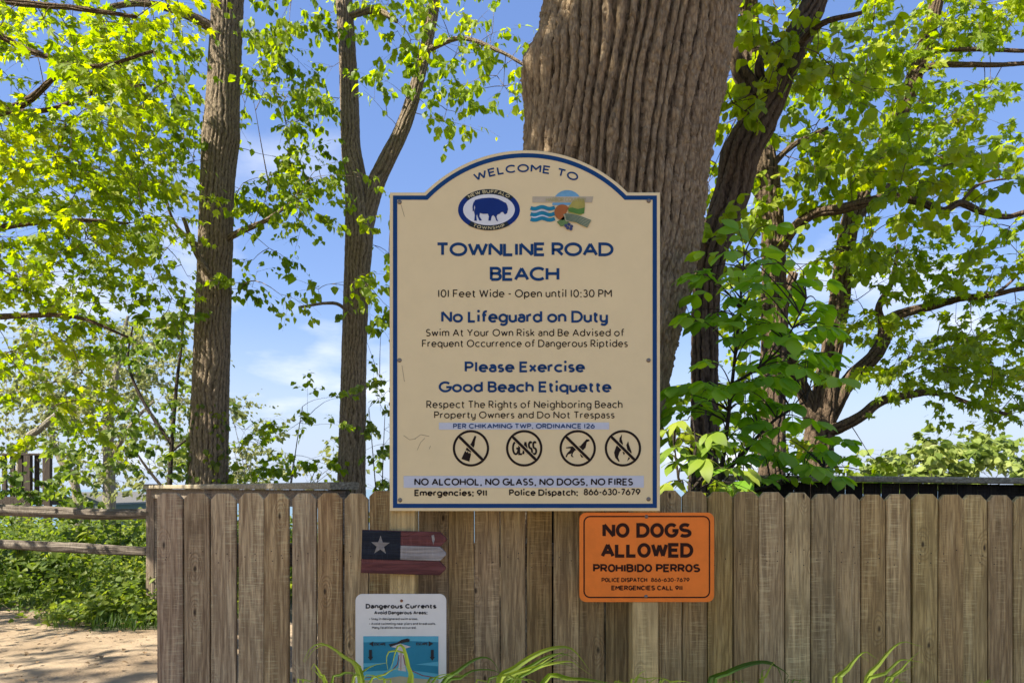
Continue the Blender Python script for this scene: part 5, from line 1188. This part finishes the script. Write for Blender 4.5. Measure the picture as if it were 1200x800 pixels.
ink = Ink(YC_ - .001); ink.poly([dp(115, 400), dp(755, 400), dp(755, 1040), dp(115, 1040)]); pic = ink.build('drawing', flat_mat('sea_blue_ink', (0.012, 0.22, 0.32), .4, wear=.05), dg)
def art(name, c, dep, fn):
    i = Ink(YC_ - .001 - .0007 * dep); fn(i); return i.build(name, flat_mat(name + '_ink', c, .45, wear=.05), pic)
art('pale_water', (0.10, 0.42, 0.52), 1, lambda i: [i.poly([dp(115, 400), dp(755, 400), dp(755, 450), dp(520, 440), dp(115, 452)]), i.poly([dp(115, 630), dp(320, 625), dp(180, 655), dp(115, 665)]), i.poly([dp(560, 640), dp(755, 615), dp(755, 655)]), i.poly([dp(115, 700), dp(330, 690), dp(430, 480), dp(520, 690), dp(755, 720), dp(755, 800), dp(115, 800)])])
art('sand_strip', (0.46, 0.40, 0.24), 2, lambda i: i.poly([dp(115, 775), dp(300, 760), dp(430, 740), dp(560, 758), dp(755, 772), dp(755, 1040), dp(115, 1040)]))
art('rip_plume', (0.62, 0.55, 0.50), 2, lambda i: i.poly([dp(410, 690), dp(425, 600), dp(400, 500), dp(350, 490), dp(430, 462), dp(520, 490), dp(470, 505), dp(462, 600), dp(480, 700)]))
art('current_lines', (0.30, 0.05, 0.04), 3, lambda i: [i.ribbon([dp(130, 755), dp(260, 735), dp(360, 690), dp(405, 640), dp(420, 560)], .9), i.ribbon([dp(745, 755), dp(620, 735), dp(520, 690), dp(470, 640), dp(455, 560)], .9), i.ribbon([dp(435, 690), dp(436, 525)], .7)])
art('arrows', (0.02, 0.02, 0.025), 3, lambda i: [i.poly([dp(162, 465), dp(200, 443), dp(200, 487)]), i.poly([dp(712, 463), dp(672, 441), dp(672, 486)]), i.poly([dp(163, 515), dp(188, 515), dp(188, 575), dp(198, 575), dp(176, 608), dp(152, 575), dp(163, 575)]), i.poly([dp(690, 515), dp(715, 515), dp(715, 575), dp(725, 575), dp(703, 608), dp(680, 575), dp(690, 575)]),
    i.poly([dp(330, 468), dp(400, 455), dp(440, 430), dp(490, 418), dp(512, 428), dp(505, 448), dp(470, 452), dp(400, 468), dp(345, 490)])])
art('lettering', (0.03, 0.03, 0.035), 4, lambda i: [i.text('ESCAPE', dp(208, 0)[0], dp(306, 0)[0], dp(0, 478)[1], 3.2, .7), i.text('ESCAPE', dp(566, 0)[0], dp(664, 0)[0], dp(0, 476)[1], 3.2, .7)])
g = Geo(); dome(g, 470.5, 703.5, YC_ - .0005, .0050); g.build('screw', flat_mat('rusty_screw', (0.30, 0.12, 0.05), .6), dg, smooth=True)

# ------------------------------------------------------------------ plants on the ground
def blades_into(g, base, az, Ln, wd, lean, bend, var, m=6):
    n = len(base); t = np.linspace(0, 1, m)
    phi = lean[:, None] + bend[:, None] * t[None] ** 1.3
    ds = Ln[:, None] / (m - 1)
    hx = np.concatenate([np.zeros((n, 1)), np.cumsum(np.sin(phi[:, :-1]) * ds, 1)], 1); hz = np.concatenate([np.zeros((n, 1)), np.cumsum(np.cos(phi[:, :-1]) * ds, 1)], 1)
    dirx = np.stack([np.cos(az), np.sin(az), az * 0], -1); lat = np.stack([-np.sin(az), np.cos(az), az * 0], -1)
    C = base[:, None] + dirx[:, None] * hx[..., None] + np.array([0, 0, 1.]) * hz[..., None]
    wv = wd[:, None] * (1 - t[None] ** 2.2) * (.6 + .4 * np.minimum(1, t[None] * 4)) / 2
    Lp, Rp = C + lat[:, None] * wv[..., None], C - lat[:, None] * wv[..., None]
    Vv = np.stack([Lp, Rp], 2).reshape(n, m * 2, 3)
    f = np.array([[2 * i, 2 * i + 1, 2 * i + 3, 2 * i + 2] for i in range(m - 1)])
    g.add(Vv.reshape(-1, 3), (f[None] + (np.arange(n) * m * 2)[:, None, None]).reshape(-1, 4), np.repeat(var, m * 2))

def on_bank(n, y0=6.6, y1=13.0, x0=-10.5, x1=-2.0):
    x = rng.uniform(x0, x1, n * 3); y = y0 + (y1 - y0) * rng.random(n * 3) ** 1.3
    e = path_edge(x) + rng.normal(0, .12, n * 3)
    ok = (y > e) & (x < -2.35 - .1 * (y - 7)); x, y = x[ok][:n], y[ok][:n]
    return np.stack([x, y, terrain_z(x, y) - .01], -1)
gg = Geo()
T_ = on_bank(3400); n = len(T_); kb = 9
B_ = np.repeat(T_, kb, 0) + rng.normal(0, 1, (n * kb, 3)) * np.array([.05, .05, 0]); N_ = len(B_)
near = np.clip((B_[:, 1] - path_edge(B_[:, 0])) / 1.2, .15, 1)
blades_into(gg, B_, rng.uniform(0, 2 * np.pi, N_), rng.uniform(.18, .5, N_) * (.35 + .75 * near), rng.uniform(.005, .012, N_), rng.uniform(0, .35, N_), rng.uniform(.4, 1.9, N_), np.clip(np.repeat(fbm(T_ * 1.3, 4, 2), kb) + rng.normal(0, .18, N_), 0, 1))
o = gg.build('bank_grass', M_GRASS, loc=(-5, 9, 0)); tag(o, 'long green grass covering the bank under the split rails', 'grass', kind='stuff')
gl = Geo(); T_ = on_bank(3000, 6.9, 12.5); n = len(T_); kb = 14
B_ = np.repeat(T_, kb, 0); N_ = len(B_)
hh = np.repeat(rng.uniform(.15, .55, n) * (1 + .4 * np.clip((T_[:, 1] - 8.6) / 1.5, 0, 1)) * np.clip((T_[:, 1] - path_edge(T_[:, 0])) / 1.0 + .25, .2, 1), kb)
B_ = B_ + np.stack([rng.normal(0, .09, N_), rng.normal(0, .09, N_), hh * rng.random(N_) ** .6], -1)
D_ = rng.normal(0, 1, (N_, 3)) * np.array([1, 1, .4]) + np.array([0, -.15, -.1])
leaves_into(gl, 'oval', B_, D_, rng.normal(0, .45, (N_, 3)) + np.array([0, -.25, .9]), rng.uniform(.03, .085, N_), np.clip(np.repeat(rng.random(n), kb) * .7 + rng.random(N_) * .3, 0, 1))
o = gl.build('ground_cover', M_LEAF_S, loc=(-5, 9, 0)); tag(o, 'leafy weeds mixed through the grass of the bank', 'ground cover', kind='stuff')

def strap_plant(px_, py_, Y, label, n, Lr, seed, mat=M_GRASS, name='strap_leaf_plant'):
    b = W(px_, py_, Y); b[2] = float(terrain_z(np.array([b[0]]), np.array([Y]))[0])
    g = Geo(); r2 = np.random.default_rng(seed)
    blades_into(g, b + r2.normal(0, .04, (n, 3)) * np.array([1, 1, 0]), r2.uniform(0, 2 * np.pi, n), r2.uniform(*Lr, n), r2.uniform(.016, .028, n), r2.uniform(.05, .5, n), r2.uniform(.9, 2.3, n), r2.uniform(.4, 1, n), m=9)
    o = g.build(name, mat, loc=b); return tag(o, label, 'plant')
strap_plant(88, 690, 7.9, 'strap leaved plant arching over the sand at the edge of the bank', 11, (.45, .8), 1)
strap_plant(75, 660, 8.4, 'tall strap leaved plant standing between the two split rails', 14, (.6, 1.0), 2)
strap_plant(8, 690, 8.2, 'strap leaved plant cut by the left frame edge below the rails', 12, (.4, .7), 3)
def weed(px_, Y, label, h, n, size, seed, mat):
    r2 = np.random.default_rng(seed); b = W(px_, 0, Y); b[2] = float(terrain_z(np.array([b[0]]), np.array([Y]))[0])
    t = thing('weed_plant', b, label, 'plant'); gs, gf = Geo(), Geo()
    for _ in range(5):
        e = b + np.array([r2.normal(0, .16), r2.normal(0, .14), h * r2.uniform(.7, 1.1)]); p = bez(b, (b + e) / 2 + np.array([0, 0, .1]), e, 7)
        V, fs, a = tube(p, np.linspace(.006, .003, 7), 5, cap=False); gs.add(V, fs, .5)
        tt = r2.uniform(.25, 1, n); P_ = np.stack([np.interp(tt, np.linspace(0, 1, 7), p[:, q]) for q in range(3)], -1)
        az = r2.uniform(0, 2 * np.pi, n)
        leaves_into(gf, 'broad', P_, np.stack([np.cos(az), np.sin(az), -.25 + 0 * az], -1), np.array([0, -.2, 1.]) + r2.normal(0, .3, (n, 3)), r2.uniform(.7, 1.25, n) * size, r2.random(n))
    gs.build('stem', M_BARK_THIN, t); gf.build('foliage', mat, t)
weed(57, 8.3, 'round leaved weed below the lower rail near the sand', .45, 9, .13, 1, M_LEAF_S)
weed(24, 8.6, 'broad leaved weed crowding the lower rail at far left', .6, 10, .14, 2, M_LEAF_S)
weed(95, 9.2, 'pale sunlit weed rising between the two rails', .75, 10, .12, 3, M_LEAF_G)
weed(150, 7.9, 'low bushy weed at the foot of the tan corner post', .32, 12, .07, 4, M_LEAF_G)
weed(140, 9.3, 'dense green weed behind the rails next to the tan post', .8, 12, .11, 5, M_LEAF_S)

# arching daylily leaves in front of the fence
def lily(label, bx, blades, seed, extra=8):
    r2 = np.random.default_rng(seed); Y0 = 2.36; b = W(bx, 0, Y0); b[2] = -.01
    g = Geo()
    sib = []
    for pts, wpx, yy, vv in blades:
        sib.append((pts, wpx, yy, vv))
        for _ in range(1 if len(pts) > 3 else 2):
            dx_, sc_ = r2.normal(0, 9), r2.uniform(.5, 1.0)
            sib.append(([(px_ + dx_ + r2.normal(0, 3), 806 - (806 - py_) * sc_) for px_, py_ in pts], wpx * r2.uniform(.6, 1), yy + r2.normal(0, .03), float(np.clip(vv + r2.normal(0, .25), 0, 1))))
    for pts, wpx, yy, vv in sib:
        P = [b + np.array([r2.normal(0, .03), r2.normal(0, .02), 0])]
        mid = W(*pts[0], yy); P.append((P[0] * .5 + mid * .5) * np.array([1, 1, 1]) + np.array([(P[0][0] - mid[0]) * .15, 0, .02]))
        P += [W(*p, yy) for p in pts]
        C, _ = resample(np.array(P), np.ones(len(P)), .02)
        s = np.linspace(0, 1, len(C)); w = wpx * 1.6 * yy / F * np.clip((1 - s ** 4), .04, 1) / 2
        T = unit(np.gradient(C, axis=0)); lat = unit(np.cross(T, np.array([.25, 1.0, .2]))); nn_ = np.cross(lat, T)
        V = np.stack([C + lat * w[:, None], C + nn_ * (w * .45)[:, None], C - lat * w[:, None]], 1).reshape(-1, 3)
        k = len(C); f = [[3 * i + j, 3 * i + j + 1, 3 * i + 3 + j + 1, 3 * i + 3 + j] for i in range(k - 1) for j in (0, 1)]
        g.add(V, np.array(f), vv)
    n = extra
    blades_into(g, b + r2.normal(0, .05, (n, 3)) * np.array([1, .5, 0]), r2.uniform(0, 2 * np.pi, n), r2.uniform(.4, .66, n), r2.uniform(.012, .02, n), r2.uniform(.05, .4, n), r2.uniform(.8, 1.8, n), r2.uniform(0, .7, n), m=10)
    o = g.build('daylily', M_BLADE, loc=b); return tag(o, label, 'plant')
lily('arching daylily leaves in front of the white currents sign', 432,
     [([(421, 793), (402, 768), (377, 753.5), (362, 761), (355, 775)], 5.5, 2.34, .9), ([(384, 804), (376, 790), (368, 777), (364, 784)], 7, 2.30, .95), ([(481, 806), (478, 780), (473, 758.5), (466, 757), (461, 772), (458, 784)], 6, 2.33, .8),
      ([(412, 806), (426, 786), (440, 778.5), (454, 776)], 5, 2.36, .9), ([(388, 806), (398, 790), (412, 787), (432, 793)], 4.5, 2.34, .6), ([(350, 806), (356, 797), (360, 796)], 6, 2.3, .95), ([(515, 806), (535, 787), (556, 772.5), (570, 770), (580, 777), (588, 794)], 5, 2.40, .15),
      ([(498, 806), (508, 794), (525, 789), (545, 792)], 4, 2.38, .6), ([(452, 808), (445, 795), (430, 790), (420, 800)], 5, 2.3, .8)], 1)
lily('arching daylily leaves below the gap between the two sign posts', 610,
     [([(584, 806), (604, 782), (635, 763), (662, 757.5), (676, 765), (690, 784)], 6.5, 2.36, .8), ([(596, 806), (625, 778), (650, 766), (668, 768), (684, 782)], 5, 2.38, .35), ([(604, 806), (622, 786), (645, 770), (664, 761)], 5.5, 2.32, .9),
      ([(590, 800), (604, 795), (618, 797), (626, 806)], 6, 2.25, .95), ([(636, 800), (670, 795), (700, 797), (725, 803)], 6, 2.3, .5), ([(570, 806), (590, 790), (612, 778)], 4, 2.4, .5)], 2)
lily('short daylily leaves at the foot of the right post', 748,
     [([(738, 806), (744, 796), (752, 787), (757, 785)], 4.5, 2.34, .9), ([(742, 804), (757, 795), (775, 794), (790, 800)], 4, 2.3, .9), ([(770, 806), (778, 798), (783, 795)], 4, 2.4, .5), ([(722, 806), (730, 800), (738, 799)], 4, 2.3, .9)], 3, 5)
lily('dark and bright daylily leaves in front of the olive pickets', 890,
     [([(891, 806), (897, 793), (904, 779), (908, 775)], 6.5, 2.34, .95), ([(830, 806), (850, 788), (880, 776), (905, 776), (915, 790), (918, 806)], 4.5, 2.45, .0), ([(925, 806), (935, 797), (945, 795)], 4, 2.4, .3), ([(868, 806), (855, 800), (840, 801)], 4, 2.4, .2)], 4)  # long arc is a blade coloured dark like a cast shadow
lily('bright daylily blades nodding to the right in front of the olive pickets', 1020,
     [([(984, 806), (994, 784), (1006, 768), (1016, 763.5), (1027, 771)], 6.5, 2.36, .75), ([(1014, 806), (1030, 778), (1048, 757), (1062, 751.5), (1080, 757)], 6.5, 2.34, .85), ([(1040, 806), (1056, 784), (1070, 769), (1078, 763)], 6, 2.36, .85), ([(1048, 804), (1055, 799), (1063, 798)], 7, 2.3, .9), ([(1150, 806), (1160, 798), (1166, 795)], 5, 2.4, .5)], 5)

# fallen leaves and twigs on the sand
gl = Geo(); n = 900
x = rng.uniform(-8, -2.6, n); y = rng.uniform(4.6, 8.0, n)
leaves_into(gl, 'oval', np.stack([x, y, terrain_z(x, y) + .052], -1), rng.normal(0, 1, (n, 3)) * np.array([1, 1, .08]), np.array([0, 0, 1.]) + rng.normal(0, .2, (n, 3)), rng.uniform(.012, .05, n), rng.random(n))
o = gl.build('leaf_litter', flat_mat('dry_leaf', (0.22, 0.14, 0.07), .8, wear=.2), loc=(-5, 6, 0)); tag(o, 'dry brown leaves scattered over the sand path', 'leaves', kind='stuff')
